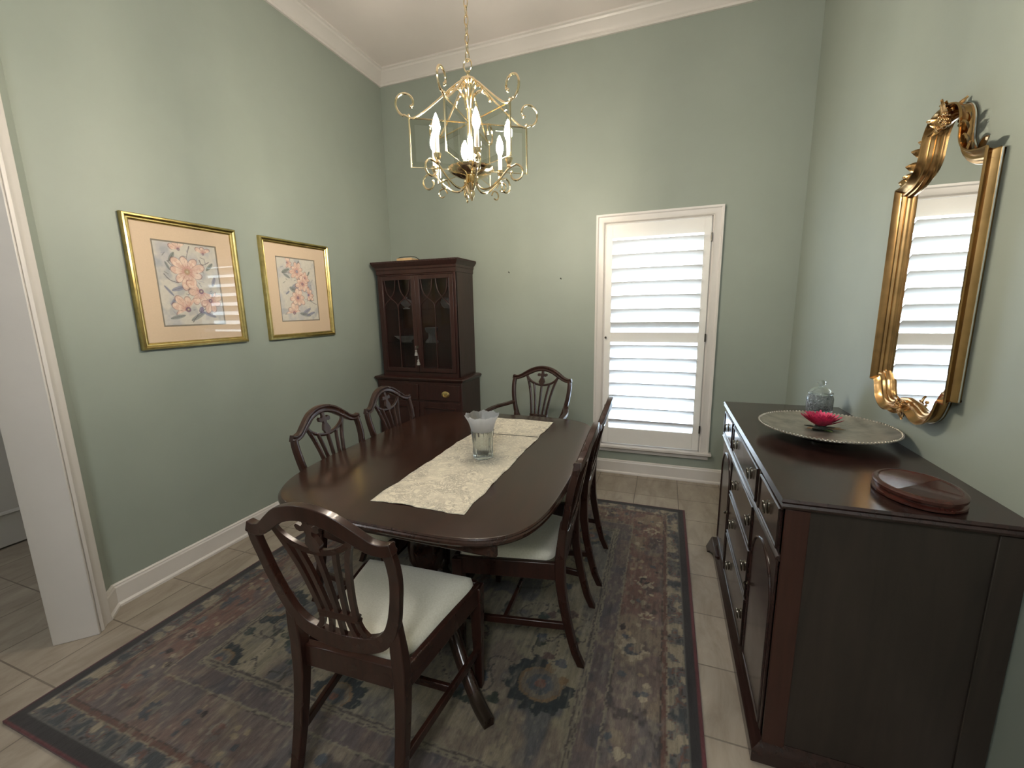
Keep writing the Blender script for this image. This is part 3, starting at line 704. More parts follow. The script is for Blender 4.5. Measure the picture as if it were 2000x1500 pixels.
# ------------------------------------------------------------------ framed pictures on the left wall (drawn into a colour attribute)
def flower_print(seed, flowers, leaves, stems):
    nx, ny = 150, 200; U, V = np.meshgrid(np.linspace(0, 1, nx), np.linspace(0, 1, ny)); Vy = V * 1.32
    C = np.ones(U.shape + (3,)) * L(206, 200, 190)
    def blend(w, c, k=1.0): C[:] = C * (1 - np.clip(w, 0, 1)[..., None] * k) + np.array(c) * np.clip(w, 0, 1)[..., None] * k
    blend(np.clip((vnoise(U, Vy, 5, 4, seed, 3) - .5) * 5, 0, 1), L(176, 176, 184), .6)
    blend(np.clip((vnoise(U, Vy, 6, 5, seed + 1, 3) - .55) * 6, 0, 1), L(150, 154, 166), .5)
    for (u, v, ln, a, w, c) in leaves:
        du, dv = U - u, Vy - v * 1.32; p = du * math.cos(a) + dv * math.sin(a); q = -du * math.sin(a) + dv * math.cos(a)
        e = (np.abs(p / ln) ** 2 + (q / w) ** 2); blend((1.15 - e) * 5, c, .8); blend((.006 - np.abs(q)) * 400 * (np.abs(p) < ln), np.array(c) * .45, .6)
    rs = np.random.RandomState(seed)
    for q in range(46):
        u, v, a, ln = rs.uniform(.1, .9), rs.uniform(.06, .96) * 1.32, rs.uniform(0, PI), rs.uniform(.02, .06)
        du, dv = U - u, Vy - v; p_ = du * math.cos(a) + dv * math.sin(a); q_ = -du * math.sin(a) + dv * math.cos(a)
        blend((1 - (p_ / ln) ** 2 - (q_ / .007) ** 2) * 3, [L(120, 118, 128), L(150, 150, 166), L(110, 112, 108)][q % 3], .7)
    for pts in stems:
        pp = spline([(a, b * 1.32, 0) for a, b in pts], 14)
        for q in pp: blend((.0075 - np.hypot(U - q.x, Vy - q.y)) * 500, L(92, 84, 92), .8)
    for (u, v, R, n, rot, fan, core) in flowers:
        du, dv = U - u, Vy - v * 1.32; th = np.arctan2(dv, du); rr = np.hypot(du, dv)
        ok = np.abs((th - rot + PI) % (2 * PI) - PI) < fan
        k = np.abs(np.cos(n / 2 * (th - rot))); rim = R * (.62 + .38 * k ** .6) * (1 + .15 * np.sin(3 * th + seed))
        blend((rim - rr) * 60 * ok, L(220, 184, 166), .88)
        blend((rim - rr) * 40 * ok * np.clip((vnoise(U, Vy, 22, 22, seed + 7, 2) - .5) * 6, 0, 1), L(232, 212, 196), .7)
        blend(np.clip(1 - rr / R * 1.7, 0, 1) * ok, L(186, 128, 124), .8)
        k2 = np.abs(np.sin(n * 1.0 * (th - rot))); blend((.16 - k2) * 8 * (rr < rim * .8) * (rr > R * .25) * ok, L(170, 112, 104), .6)
        blend((.10 - k) * 14 * (rr < rim * .98) * ok, L(116, 76, 78), .85)           # veins between petals
        blend((.010 - np.abs(rr - rim)) * 160 * ok, L(140, 92, 88), .7)               # pen outline
        blend((R * .2 - rr) * 90, core, .9); blend((R * .08 - rr) * 120, L(196, 186, 160), .9)
    return U, V, C
def framed_picture(y0, y1, z0, z1, iy0, iy1, iz0, iz1, label, art):
    cy, cz = (y0 + y1) / 2, (z0 + z1) / 2
    t = thing('framed_picture', label, 'picture', (0.001, cy, z0), 0, None)
    hy, hz = (y1 - y0) / 2, z1 - z0; b = MB()
    prof = [(0, 0), (0, .020), (.004, .026), (.012, .028), (.018, .024), (.022, .017), (.026, .016), (.029, .019), (.033, .016), (.035, .011), (.035, 0)]
    R = []
    for sy, sz in ((-1, 0), (1, 0), (1, 1), (-1, 1)):
        R.append([(h, sy * (hy - a), (a if sz == 0 else hz - a)) for a, h in prof])
    b.rings(R, True); b.build('frame', m['gold'], t, angle=30)
    b = MB(); b.box(0, .004, -hy + .02, hy - .02, .02, hz - .02); b.build('backing_board', m['matline'], t)
    Y0, Y1, Z0, Z1 = iy0 - cy, iy1 - cy, iz0 - z0, iz1 - z0; g = .008
    b = MB(); ring = lambda a: [(-hy + .03, .03), (hy - .03, .03), (hy - .03, hz - .03), (-hy + .03, hz - .03)]
    b.box(.004, .0075, -hy + .03, hy - .03, .03, Z0 - g).box(.004, .0075, -hy + .03, hy - .03, Z1 + g, hz - .03).box(.004, .0075, -hy + .03, Y0 - g, Z0 - g, Z1 + g).box(.004, .0075, Y1 + g, hy - .03, Z0 - g, Z1 + g)
    b.build('mat_board', m['mat'], t)
    U, V, C = art
    grid_mesh('print', np.full(U.shape, .0052), Y0 + U * (Y1 - Y0), Z0 + V * (Z1 - Z0), C, m['print'], (0, 0, 0), t, .0008)
    b = MB(); b.box(.0095, .0108, -hy + .03, hy - .03, .03, hz - .03); b.build('glass', m['pane'], t)
    return t
m['print'] = attr_mat('watercolour_print', .85, 60, .05, .06)
gl, bl, gr = L(132, 138, 138), L(136, 138, 158), L(120, 128, 122)
pur = L(124, 92, 116)
art1 = flower_print(101, [(.38, .93, .15, 7, 2.0, 1.3, pur), (.78, .90, .13, 7, 1.6, 1.2, pur), (.47, .66, .27, 9, .3, 4, L(176, 150, 120)), (.66, .42, .24, 8, -2.2, 1.9, pur), (.40, .19, .25, 9, 2.2, 1.35, pur), (.80, .30, .2, 8, -1.2, 2.2, pur)],
    [(.25, .83, .09, 1.0, .03, gr), (.17, .72, .07, 2.0, .02, gl), (.30, .45, .12, .3, .035, bl), (.52, .44, .10, -.2, .03, gl), (.2, .30, .08, .8, .025, bl), (.22, .10, .12, .2, .03, gl), (.55, .10, .14, .5, .035, gl), (.75, .12, .12, -.4, .03, bl), (.86, .74, .09, .8, .03, gr), (.9, .55, .08, 1.2, .03, bl), (.62, .18, .06, 1.2, .04, L(118, 104, 142)), (.14, .42, .10, -.9, .02, bl)],
    [[(.56, .98), (.52, .90), (.47, .78)], [(.18, .78), (.27, .70), (.34, .66)], [(.10, .62), (.18, .55), (.3, .52)], [(.45, .03), (.55, .12), (.70, .20)], [(.70, .82), (.74, .76), (.86, .80)]])
art2 = flower_print(211, [(.26, .93, .12, 7, .0, 2, pur), (.50, .80, .19, 9, .4, 4, bl), (.62, .60, .18, 8, .2, 4, pur), (.46, .37, .19, 8, .9, 4, pur), (.76, .42, .15, 8, 0, 2, L(110, 88, 140)), (.32, .12, .2, 8, 1.7, 1.5, pur), (.70, .70, .12, 7, .5, 2, pur)],
    [(.2, .80, .11, .4, .035, gr), (.22, .72, .09, -.5, .03, gl), (.42, .55, .12, .5, .06, L(140, 142, 158)), (.36, .50, .11, -.5, .05, gl), (.84, .38, .09, 1.2, .03, gr), (.66, .14, .14, .5, .04, bl), (.62, .09, .15, -.2, .04, gl), (.78, .10, .12, .3, .03, bl), (.55, .92, .08, 1.2, .03, gl), (.82, .78, .06, 1, .02, gr), (.2, .45, .06, .6, .02, bl)],
    [[(.72, .36), (.84, .30), (.97, .26)], [(.52, .72), (.56, .66), (.58, .60)], [(.12, .76), (.28, .78), (.4, .80)]])
framed_picture(-2.262, -1.659, 1.288, 1.985, -2.130, -1.795, 1.412, 1.862, 'left of two gilt framed flower prints, large open blooms, window reflected in glass', art1)
framed_picture(-1.491, -.878, 1.281, 1.980, -1.362, -1.024, 1.411, 1.854, 'right of two gilt framed flower prints, small pink blooms, nearer the china cabinet', art2)

# ------------------------------------------------------------------ china cabinet in the back left corner
CW = m['mah_cab']
cb = thing('china_cabinet', 'dark mahogany china cabinet with two glazed doors standing in the back left corner', 'cabinet', (.49, -.012, 0))
X0, X1 = -.405, .395      # upper body
YU, YL = -.345, -.385
lo = MB(); LX0, LX1 = -.455, .435
lo.box(LX0, LX1, YL, 0, .07, .825); lo.box(LX0 - .012, LX1 + .012, YL - .014, 0, 0, .07)
lo.build('lower_body', CW, cb, bevel=.004)
b = MB(); R = []
for ins, z in ((0, .822), (-.008, .828), (-.018, .842), (-.022, .850), (-.016, .858), (0, .864)):
    R.append([(LX0 + ins, YL + ins, z), (LX1 - ins, YL + ins, z), (LX1 - ins, 0, z), (LX0 + ins, 0, z)])
b.rings(R); b.build('waist_moulding', CW, cb, angle=25)
for x0, x1 in ((LX0 + .02, -.012), (-.006, LX1 - .02)):
    dr = MB().box(x0, x1, YL - .010, YL + .002, .655, .80).build('drawer', CW, cb, bevel=.004)
    cx = (x0 + x1) / 2 + (.07 if x0 > -.1 else -.07)
    b = MB(); M_ = Matrix.Translation((cx, YL - .011, .718)) @ Matrix.Rotation(PI / 2, 4, 'X')
    b.lathe([(.001, 0), (.040, 0), (.040, .002), (.036, .004), (.001, .0045)], 28, M=M_ @ Matrix.Scale(.72, 4, (0, 1, 0)))
    b.tube([(cx - .022, YL - .014, .722), (cx - .021, YL - .018, .712), (cx - .012, YL - .0185, .703), (cx + .012, YL - .0185, .703), (cx + .021, YL - .018, .712), (cx + .022, YL - .014, .722)], .0022)
    b.build('pull', m['brass'], dr)
for x0, x1 in ((LX0 + .02, -.012), (-.006, LX1 - .02)):
    dr = MB().box(x0, x1, YL - .008, YL + .002, .10, .635).build('cupboard_door', CW, cb, bevel=.003)
    b = MB(); b.sweep([(x0 + .05, YL - .009, .15), (x1 - .05, YL - .009, .15), (x1 - .05, YL - .009, .585), (x0 + .05, YL - .009, .585)], (0, -1, 0), [(-.009, 0), (-.004, .008), (.004, .008), (.009, 0)], True); b.build('panel_moulding', CW, dr)
ub = MB()
ub.box(X0, X0 + .02, YU, 0, .862, 1.80).box(X1 - .02, X1, YU, 0, .862, 1.80).box(X0 + .02, X1 - .02, -.012, 0, .862, 1.80).box(X0 + .02, X1 - .02, YU, -.012, .862, .905).box(X0 + .02, X1 - .02, YU, -.012, 1.775, 1.80)
ub.box(X0, X0 + .022, YU - .001, YU + .02, .862, 1.80).box(X1 - .022, X1, YU - .001, YU + .02, .862, 1.80)
ub.build('upper_body', CW, cb, bevel=.002)
b = MB(); R = []
for o_, z in ((0, 1.785), (.006, 1.790), (.006, 1.822), (.012, 1.830), (.012, 1.848), (.022, 1.857), (.034, 1.874), (.040, 1.884), (.040, 1.897), (.030, 1.900)):
    R.append([(X0 - o_, YU - o_, z), (X1 + o_, YU - o_, z), (X1 + o_, 0, z), (X0 - o_, 0, z)])
b.rings(R)
for i in range(52):
    x = X0 - .03 + i * (X1 - X0 + .06) / 52; b.box(x, x + .009, YU - .044, YU - .034, 1.886, 1.898)
for i in range(22):
    y = YU - .03 + i * .0165; b.box(X1 + .034, X1 + .044, y, y + .009, 1.886, 1.898)
b.build('cornice', CW, cb, angle=25)
xm = (X0 + X1) / 2
for side, (x0, x1) in enumerate(((X0 + .022, xm - .001), (xm + .001, X1 - .022))):
    z0, z1 = .908, 1.772; w = .036
    b = MB(); b.box(x0, x0 + w, YU - .012, YU + .008, z0, z1).box(x1 - w, x1, YU - .012, YU + .008, z0, z1).box(x0 + w, x1 - w, YU - .012, YU + .008, z0, z0 + w).box(x0 + w, x1 - w, YU - .012, YU + .008, z1 - w, z1)
    dr = b.build('glazed_door', CW, cb, bevel=.002)
    gx0, gx1, gz0, gz1 = x0 + w, x1 - w, z0 + w, z1 - w; cx = (gx0 + gx1) / 2; hw = (gx1 - gx0) / 2
    b = MB(); b.box(gx0, gx1, YU - .001, YU + .0015, gz0, gz1); b.build('pane', m['cabglass'], dr)
    b = MB(); y = YU - .006
    def mun(pts): b.tube([(cx + u * hw, y, z) for u, z in [(q.x, q.z) for q in spline([(u, 0, z) for u, z in pts], 8)]], .0052, 8)
    mun([(0, gz0), (0, 1.2), (0, 1.49)])
    for s in (-1, 1):
        mun([(0, 1.49), (s * .10, 1.53), (s * .45, 1.575), (s * .75, 1.63), (s * .88, gz1)])
        mun([(s * 1.0, 1.47), (s * .90, 1.52), (s * .5, 1.575), (s * .22, 1.64), (s * .12, gz1)])
        mun([(s * .97, gz0), (s * .97, 1.3), (s * .97, gz1)])
    b.build('muntin', CW, dr)
for z in (1.472, 1.165):
    MB().box(X0 + .022, X1 - .022, YU + .03, -.014, z, z + .006).build('shelf', m['cabglass'], cb)
b = MB(); b.tube([(xm + .006, YU - .012, 1.14), (xm + .006, YU - .030, 1.14)], .004, 8); b.tube([(xm + .006 + .010 * math.cos(a), YU - .034, 1.14 + .010 * math.sin(a)) for a in np.linspace(0, 2 * PI, 14, endpoint=False)], .0022, 6, True)
b.build('key', m['oldbrass'], cb)
# tassels hanging from the key
def tassel(x, z, ln, lab):
    b = MB(); b.tube([(0, 0, 0), (.002, -.002, -ln * .35), (0, 0, -ln * .45)], .0018, 6)
    b.lathe([(.002, -ln * .45), (.008, -ln * .48), (.010, -ln * .54), (.006, -ln * .60), (.009, -ln * .66), (.014, -ln * .85), (.016, -ln), (.002, -ln * .99)], 18, mod=lambda i, r, z, a: (r * (1 + .08 * math.cos(9 * a)), z))
    tag(b.build('tassel', m['tassel'], loc=(x, -.012 + YU - .040, z)), lab, 'tassel')
tassel(.49 + xm - .008, 1.150, .088, 'upper grey key tassel hanging between the china cabinet doors')
tassel(.49 + xm + .010, 1.066, .090, 'lower grey key tassel hanging between the china cabinet doors')
# glassware on the cabinet shelves
def goblet_bowl(name, prof, loc, lab, cat, mod=None):
    o = MB().lathe([(max(r, .001), z) for r, z in prof], 40, mod=mod).build(name, m['cabcut'], loc=loc, angle=60); return tag(o, lab, cat)
cut = lambda i, r, z, a: (r * (1 + .05 * math.cos(12 * a)), z)
SY = -.24
goblet_bowl('sugar_bowl', [(0, 0), (.03, 0), (.03, .008), (.012, .015), (.03, .03), (.05, .05), (.052, .07), (.035, .085), (.012, .092), (.014, .104), (.008, .112), (0, .114)], (.30, SY, 1.4785), 'sparkling cut glass lidded bowl behind the left cabinet door on the top shelf', 'glass bowl', cut)
goblet_bowl('rose_bowl', [(0, 0), (.03, 0), (.05, .02), (.062, .05), (.055, .08), (.04, .095), (.038, .095), (.052, .078), (.058, .05), (.046, .023), (0, .008)], (.735, SY, 1.4785), 'round clear glass bowl behind the right cabinet door on the top shelf', 'glass bowl', cut)
goblet_bowl('serving_bowl', [(0, 0), (.045, 0), (.05, .012), (.08, .03), (.105, .055), (.110, .056), (.102, .05), (.078, .034), (0, .014)], (.255, -.205, 1.1715), 'wide shallow cut glass bowl on the lower cabinet shelf', 'glass bowl', cut)
goblet_bowl('glass_compote', [(0, 0), (.06, 0), (.055, .012), (.035, .035), (.028, .06), (.032, .085), (.05, .095), (.052, .12), (.055, .135), (.058, .135), (.056, .115), (.048, .10), (0, .094)], (.555, SY, 1.1715), 'tall footed glass compote on the lower cabinet shelf by the right door', 'compote', cut)
# small tray lying on the cabinet
tr = thing('wooden_tray', 'small pale wooden tray with thin dark handle lying on top of the china cabinet', 'tray', (.355, -.20, 1.9005))
b = MB(); b.box(-.075, .075, -.11, .11, 0, .008).box(-.075, .075, -.115, -.105, 0, .030).box(-.075, .075, .105, .115, 0, .026).box(-.08, -.07, -.115, .115, 0, .026).box(.07, .08, -.115, .115, 0, .026); b.build('tray_body', m['tan'], tr, bevel=.002)
MB().tube(spline([(-.075, -.112, .026), (-.03, -.112, .037), (.05, -.112, .038), (.11, -.112, .033), (.15, -.112, .012), (.155, -.112, .004)], 6), .003, 6).build('handle', m['iron'], tr)

# ------------------------------------------------------------------ sideboard along the right wall
SB = m['mah_side']
FX = 2.950          # front face
SYF, SYN = -1.045, -2.335
sb = thing('sideboard', 'large dark mahogany sideboard along the right wall under the gilt mirror', 'sideboard', (0, 0, 0))
WX = W - .004
b = MB(); b.box(FX, WX, SYN, SYF, .06, .885); b.build('carcass', m['mah_panel'], sb)
b = MB(); R = []
for o_, z in ((.004, .885), (.016, .890), (.020, .898), (.016, .905), (.022, .912), (.018, .920)):
    R.append([(FX - o_, SYN - o_, z), (WX, SYN - o_, z), (WX, SYF + o_ * .7, z), (FX - o_, SYF + o_ * .7, z)])
b.rings(R); b.build('top', SB, sb, angle=25)
for x0, x1 in ((FX - .004, FX + .058), (WX - .065, WX)):
    MB().box(x0, x1, SYN - .006, SYN + .02, .06, .884).build('side_stile', m['mah_stile'] if x0 < FX else m['mah_panel'], sb, bevel=.002)
b = MB(); b.box(FX - .004, FX + .02, SYN, SYF, .06, .884); b.build('front_frame', SB, sb, bevel=.002)
b = MB(); b.sweep([(FX - .004, SYN, .722), (FX - .004, SYF, .722)], (0, 0, 1), [(0, -.010), (0, .010), (-.010, .006), (-.014, 0), (-.010, -.006)])
b.build('waist_moulding', SB, sb)
b = MB(); R = []
for o_, z in ((.030, 0), (.034, .004), (.034, .045), (.028, .054), (.020, .060), (.012, .070), (.004, .078)):
    R.append([(FX - o_, SYN - o_ * .6, z), (WX, SYN - o_ * .6, z), (WX, SYF + o_ * .6, z), (FX - o_, SYF + o_ * .6, z)])
b.rings(R[1:]); b.build('plinth', SB, sb, angle=25)
def pull(parent, y, z, sgn=1):
    x = FX - .012; b = MB()
    b.lathe([(.001, 0), (.024, 0), (.024, .002), (.020, .004), (.001, .005)], 24, M=Matrix.Translation((x, y, z)) @ Matrix.Rotation(-PI / 2, 4, 'Y') @ Matrix.Scale(.55, 4, (0, 1, 0)))
    b.tube([(x - .003, y, z + .016), (x - .013, y, z + .016)], .0035, 8); b.sphere((x - .014, y, z + .016), .005, 10, 8)
    b.tube([(x - .012 - .002 * math.sin(a), y + .0115 * math.cos(a), z - .004 + .019 * math.sin(a)) for a in np.linspace(0, 2 * PI, 20, endpoint=False)], .0026, 6, True)
    o = b.build('pull', m['oldbrass'], parent); return o
def drawer(y0, y1, z0, z1, pulls):
    d = MB().box(FX - .012, FX, y0, y1, z0, z1).build('drawer', SB, sb, bevel=.003)
    b = MB(); b.sweep([(FX - .012, y0 + .004, z0 + .004), (FX - .012, y1 - .004, z0 + .004), (FX - .012, y1 - .004, z1 - .004), (FX - .012, y0 + .004, z1 - .004)], (-1, 0, 0), [(-.004, 0), (-.002, .004), (.002, .004), (.004, 0)], True)
    b.build('bead', m['inlay'], d)
    for y in pulls: pull(d, y, (z0 + z1) / 2 + .004)
drawer(-2.315, -2.035, .740, .872, [-2.172])
drawer(-1.985, -1.395, .740, .872, [-1.870, -1.500])
drawer(-1.350, -1.062, .740, .872, [-1.200])
for z0, z1 in ((.535, .705), (.320, .520), (.095, .305)): drawer(-1.955, -1.410, z0, z1, [-1.900, -1.552])
for y in (-2.010, -1.372): MB().box(FX - .010, FX, y - .018, y + .018, .735, .878).build('drawer_stile', m['inlay'], sb)
def arch_door(y0, y1, ky):
    d = MB().box(FX - .010, FX, y0, y1, .090, .705).build('cupboard_door', SB, sb, bevel=.003)
    cy = (y0 + y1) / 2; hw = (y1 - y0) / 2 - .022; zs = .53
    pts = [(FX - .010, cy - hw, .105), (FX - .010, cy + hw, .105)] + [(FX - .010, cy + hw * math.cos(a), zs + .135 * math.sin(a)) for a in np.linspace(0, PI, 24)]
    b = MB(); b.sweep(pts, (-1, 0, 0), [(-.004, 0), (-.003, .0035), (0, .005), (.003, .0035), (.004, 0)], True); b.build('arch_moulding', SB, d)
    b = MB(); b.lathe([(.001, 0), (.010, 0), (.010, .003), (.004, .006), (.008, .014), (.004, .018), (.001, .018)], 14, M=Matrix.Translation((FX - .010, ky, .40)) @ Matrix.Rotation(-PI / 2, 4, 'Y')); b.build('knob', m['oldbrass'], d)
arch_door(-2.322, -1.972, -1.985); arch_door(-1.393, -1.058, -1.380)
# flared bracket feet on the plinth
for ya, yb2 in ((SYF + .012, SYF - .215),):
    s = -1 if yb2 < ya else 1
    poly = [(0, .0), (.07 * 1, .0), (.085, .02), (.105, .024), (.135, .038), (.16, .047), (.215, .055), (.215, .07), (0, .07)]
    b = MB(); n = len(poly); vs = []
    for xo in (0, 1):
        for a, z in poly:
            fx_ = FX - .034 - (.030 * (1 - z / .07) ** 1.5 if xo == 0 else -.030); vs.append((fx_, ya + s * a, z))
    b.add(vs, [tuple(range(n)), tuple(reversed(range(n, 2 * n)))] + [(i, (i + 1) % n, n + (i + 1) % n, n + i) for i in range(n)])
    b.build('foot', SB, sb, bevel=.003)

# footed silver tray
tz = .9205
ty = thing('footed_tray', 'round tarnished silver footed tray with beaded rim on the sideboard', 'tray', (3.232, -1.662, tz))
prof = [(.001, .036), (.10, .036), (.185, .040), (.215, .047), (.232, .053), (.238, .054), (.239, .050), (.228, .046), (.19, .033), (.10, .028), (.001, .028)]
MB().lathe(list(reversed(prof)), 72).build('plate', m['silver'], ty, angle=50)
MB().lathe([(.075, 0), (.078, .004), (.06, .010), (.035, .018), (.04, .029), (.001, .030)], 40).build('foot', m['silver'], ty)
b = MB()
for i in range(110):
    a = 2 * PI * i / 110; b.sphere((.2375 * math.cos(a), .2375 * math.sin(a), .0535), .0052, 6, 5)
b.build('beaded_rim', m['silver'], ty)
# pink flower
fw = thing('artificial_flower', 'bright pink artificial lotus flower resting on the silver tray', 'flower', (3.212, -1.672, tz + .0365))
def petal(b, a, tilt, r0, ln, w, z0, cup=.3, n=6):
    d = Vector((math.cos(a), math.sin(a), 0)); sdv = Vector((-d.y, d.x, 0)); rows = []
    for i in range(n + 1):
        t = i / n; ww = w * math.sin(PI * min(.97, .12 + .88 * t) ** .9) ** .75; el = tilt + cup * t
        c = d * (r0 + ln * t * math.cos(tilt + cup * t * .5)) + Vector((0, 0, z0 + ln * t * math.sin(tilt + cup * t * .5)))
        rows.append([c - sdv * ww + Vector((0, 0, .25 * ww)), c, c + sdv * ww + Vector((0, 0, .25 * ww))])
    vs = [p for r in rows for p in r]; m0 = len(vs); vs2 = [p - Vector((0, 0, .0012)) for p in vs]
    fs = [(i * 3 + j, i * 3 + j + 1, i * 3 + j + 4, i * 3 + j + 3) for i in range(n) for j in range(2)]
    b.add(vs + vs2, fs + [tuple(reversed([q + m0 for q in f])) for f in fs] + [(0, 3, m0 + 3, m0)])
b = MB(); rr = random.Random(3)
for ring, (cnt, tilt, ln, w, z) in enumerate(((20, .42, .074, .012, .016), (20, .58, .068, .011, .018), (18, .78, .058, .010, .020), (16, 1.0, .048, .008, .022), (12, 1.25, .038, .007, .024))):
    for i in range(cnt): petal(b, 2 * PI * (i + .5 * (ring % 2)) / cnt + rr.uniform(-.1, .1), tilt + rr.uniform(-.1, .1), .008, ln * rr.uniform(.92, 1.08), w, z)
b.build('petals', m['pink'], fw, angle=80)
b = MB(); b.lathe([(.001, .0), (.02, .0), (.026, .006), (.020, .014), (.010, .020), (.001, .021)], 20)
for i in range(5): petal(b, i * 1.26 + .2, .05, .012, .045, .014, .004, .1)
b.build('calyx', m['leafdark'], fw)
b = MB(); petal(b, -1.25, .05, .02, .05, .011, .004, .1); petal(b, .75, .35, .02, .085, .012, .010, .1); b.build('green_leaf', m['leaf'], fw)
b = MB(); petal(b, -.1, .02, .02, .065, .013, .004, .05); petal(b, -2.6, .05, .02, .045, .014, .005, .1); petal(b, .25, .02, .02, .06, .01, .004, .05); b.build('dry_leaf', m['leafdry'], fw)
# lidded crystal jar
jr = thing('glass_jar', 'clear cut glass lidded jar at the far end of the sideboard', 'jar', (3.352, -1.165, .9205))
cutj = lambda i, r, z, a: (r * (1 + .022 * math.cos(18 * a + 90 * z)), z)
MB().lathe([(.001, 0), (.052, 0), (.056, .006), (.057, .03), (.057, .07), (.054, .082), (.050, .086), (.050, .092), (.046, .092), (.046, .084), (.051, .07), (.051, .03), (.046, .012), (.001, .010)], 72, mod=cutj).build('body', m['cut'], jr, angle=50)
ld = MB().lathe([(.001, .094), (.044, .094), (.054, .0945), (.054, .100), (.048, .106), (.036, .118), (.022, .126), (.012, .129), (.001, .1295)], 48).build('lid', m['glass'], jr, angle=50)
MB().lathe([(.001, .1295), (.008, .130), (.007, .135), (.016, .140), (.0205, .148), (.017, .157), (.008, .162), (.001, .163)], 24).build('knob', m['glass'], ld, angle=50)
# turned wooden stand
st = thing('display_stand', 'small oval mahogany display stand at the near end of the sideboard', 'stand', (3.297, -2.212, .9205))
MB().lathe([(.001, 0), (.112, 0), (.118, .004), (.118, .010), (.110, .014), (.110, .018), (.117, .022), (.118, .030), (.112, .035), (.104, .036), (.100, .033), (.001, .033)], 72, M=Matrix.Diagonal((.83, 1.06, 1, 1))).build('stand_body', m['mah_red'], st, angle=40)

# ------------------------------------------------------------------ gilt mirror
mr = thing('wall_mirror', 'ornate gilt framed wall mirror hung on the right wall above the sideboard', 'mirror', (W - .001, -1.722, 1.02))
# outline in (u = toward the far end / left in view, z above the base); symmetric about u = 0
right = [(0, 1.092), (.045, 1.088), (.085, 1.070), (.108, 1.035), (.116, .99), (.122, .955), (.142, .925), (.175, .905), (.205, .897), (.232, .892), (.262, .890), (.266, .886), (.266, .50), (.266, .128), (.262, .124), (.226, .124), (.222, .118), (.214, .095), (.196, .06), (.165, .034), (.125, .022), (.085, .026), (.045, .042), (0, .050)]
def densify(P):
    out = []
    for i in range(len(P) - 1):
        a, b_ = P[i], P[i + 1]; out.append(a)
    out.append(P[-1]); return out
top_c = spline([(u, 0, z) for u, z in right[:11]], 4); bot_c = spline([(u, 0, z) for u, z in right[16:]], 4)
half = [(q.x, q.z) for q in top_c] + right[11:16] + [(q.x, q.z) for q in bot_c]
loop = half + [(-u, z) for u, z in reversed(half[1:-1])]
prof = [(.012, 0), (.010, .010), (.011, .020), (.013, .028), (.008, .038), (.001, .044), (.001, .048), (.005, .049), (.009, .044), (.014, .036), (.021, .030), (.028, .032), (.033, .030), (.036, .022), (.042, .021), (.045, .016), (.046, 0)]
b = MB(); pts = [(0, u, z) for u, z in loop]
# direction of sweep: side = t x up must point inward
b.sweep(pts, (-1, 0, 0), [(-a, h) for a, h in prof], True)
fr = b.build('frame', m['gilt'], mr, angle=35)
area = 0
# mirror glass fills the outline
b = MB(); n = len(loop)
cu = [(u * .97, .57 + (z - .57) * .985) for u, z in loop]
b.add([(-.010, u, z) for u, z in cu] + [(-.006, u, z) for u, z in cu], [tuple(range(n)), tuple(reversed(range(n, 2 * n)))] + [(i, (i + 1) % n, n + (i + 1) % n, n + i) for i in range(n)])
b.build('mirror_glass', m['mirror'], mr, flat=True)
# carved ornaments: curled acanthus blades
def blade(b, base, d, nrm, ln, w, curl, n=8, th=.006):
    d = Vector(d).normalized(); nrm = Vector(nrm).normalized(); sd = d.cross(nrm); R = []; p = Vector(base); ang = 0
    for i in range(n + 1):
        t = i / n; ww = max(.0015, w * math.sin(PI * (.15 + .83 * t)) ** .8); dd = d * math.cos(ang) + nrm * math.sin(ang); up = nrm * math.cos(ang) - d * math.sin(ang)
        R.append([p - sd * ww + up * .3 * ww, p - sd * ww * .5 + up * (th * .4), p + up * th, p + sd * ww * .5 + up * (th * .4), p + sd * ww + up * .3 * ww, p - up * .002])
        p = p + dd * (ln / n); ang += curl / n
    b.rings(R)
def ornament(name, specs):
    b = MB()
    for (u, z, au, az, out, ln, w, curl) in specs: blade(b, (-out, u * .9, z - (.014 if z > .5 else 0)), (0, au, az), (-1, 0, 0), ln, w, curl)
    return b
b = ornament('crest', [(0, 1.035, -.1, 1, .036, .095, .022, .5), (0, 1.05, -1, .55, .034, .075, .018, .9), (0, 1.05, 1, .55, .034, .075, .018, .9), (-.02, 1.075, -.9, 1, .02, .05, .013, -.6), (.02, 1.075, .9, 1, .02, .05, .013, -.6), (0, 1.07, .35, 1, .03, .055, .012, .8), (0, 1.07, -.35, 1, .03, .055, .012, .8), (0, 1.05, -1, -.35, .036, .06, .014, .7), (0, 1.05, 1, -.35, .036, .06, .014, .7)])
for i in range(26):
    b.sphere((-.045 + .006 * random.random(), random.uniform(-.045, .045), 1.045 + random.uniform(-.022, .03)), random.uniform(.005, .009), 8, 6)
b.build('crest_ornament', m['gilt'], mr, angle=60)
for s in (-1, 1):
    b = ornament('leaf', [(s * .122, .985, s * .7, .5, .028, .060, .016, 1.3), (s * .135, .945, s * .9, .4, .030, .065, .018, 1.2), (s * .165, .918, s * 1, .35, .030, .060, .017, 1.0), (s * .205, .905, s * 1, .35, .026, .075, .020, .5), (s * .12, 1.02, s * .9, .6, .024, .045, .012, 1.2)])
    b.build('acanthus_leaf', m['gilt'], mr, angle=60)
b = ornament('bottom', [(0, .060, 0, -1, .040, .050, .018, -.5), (0, .05, -1, -.3, .036, .065, .015, .7), (0, .05, 1, -.3, .036, .065, .015, .7), (0, .07, .4, 1, .040, .04, .010, .9)])
for i in range(14): b.sphere((-.046, random.uniform(-.022, .022), .06 + random.uniform(-.02, .03)), random.uniform(.005, .008), 8, 6)
b.build('base_ornament', m['gilt'], mr, angle=60)

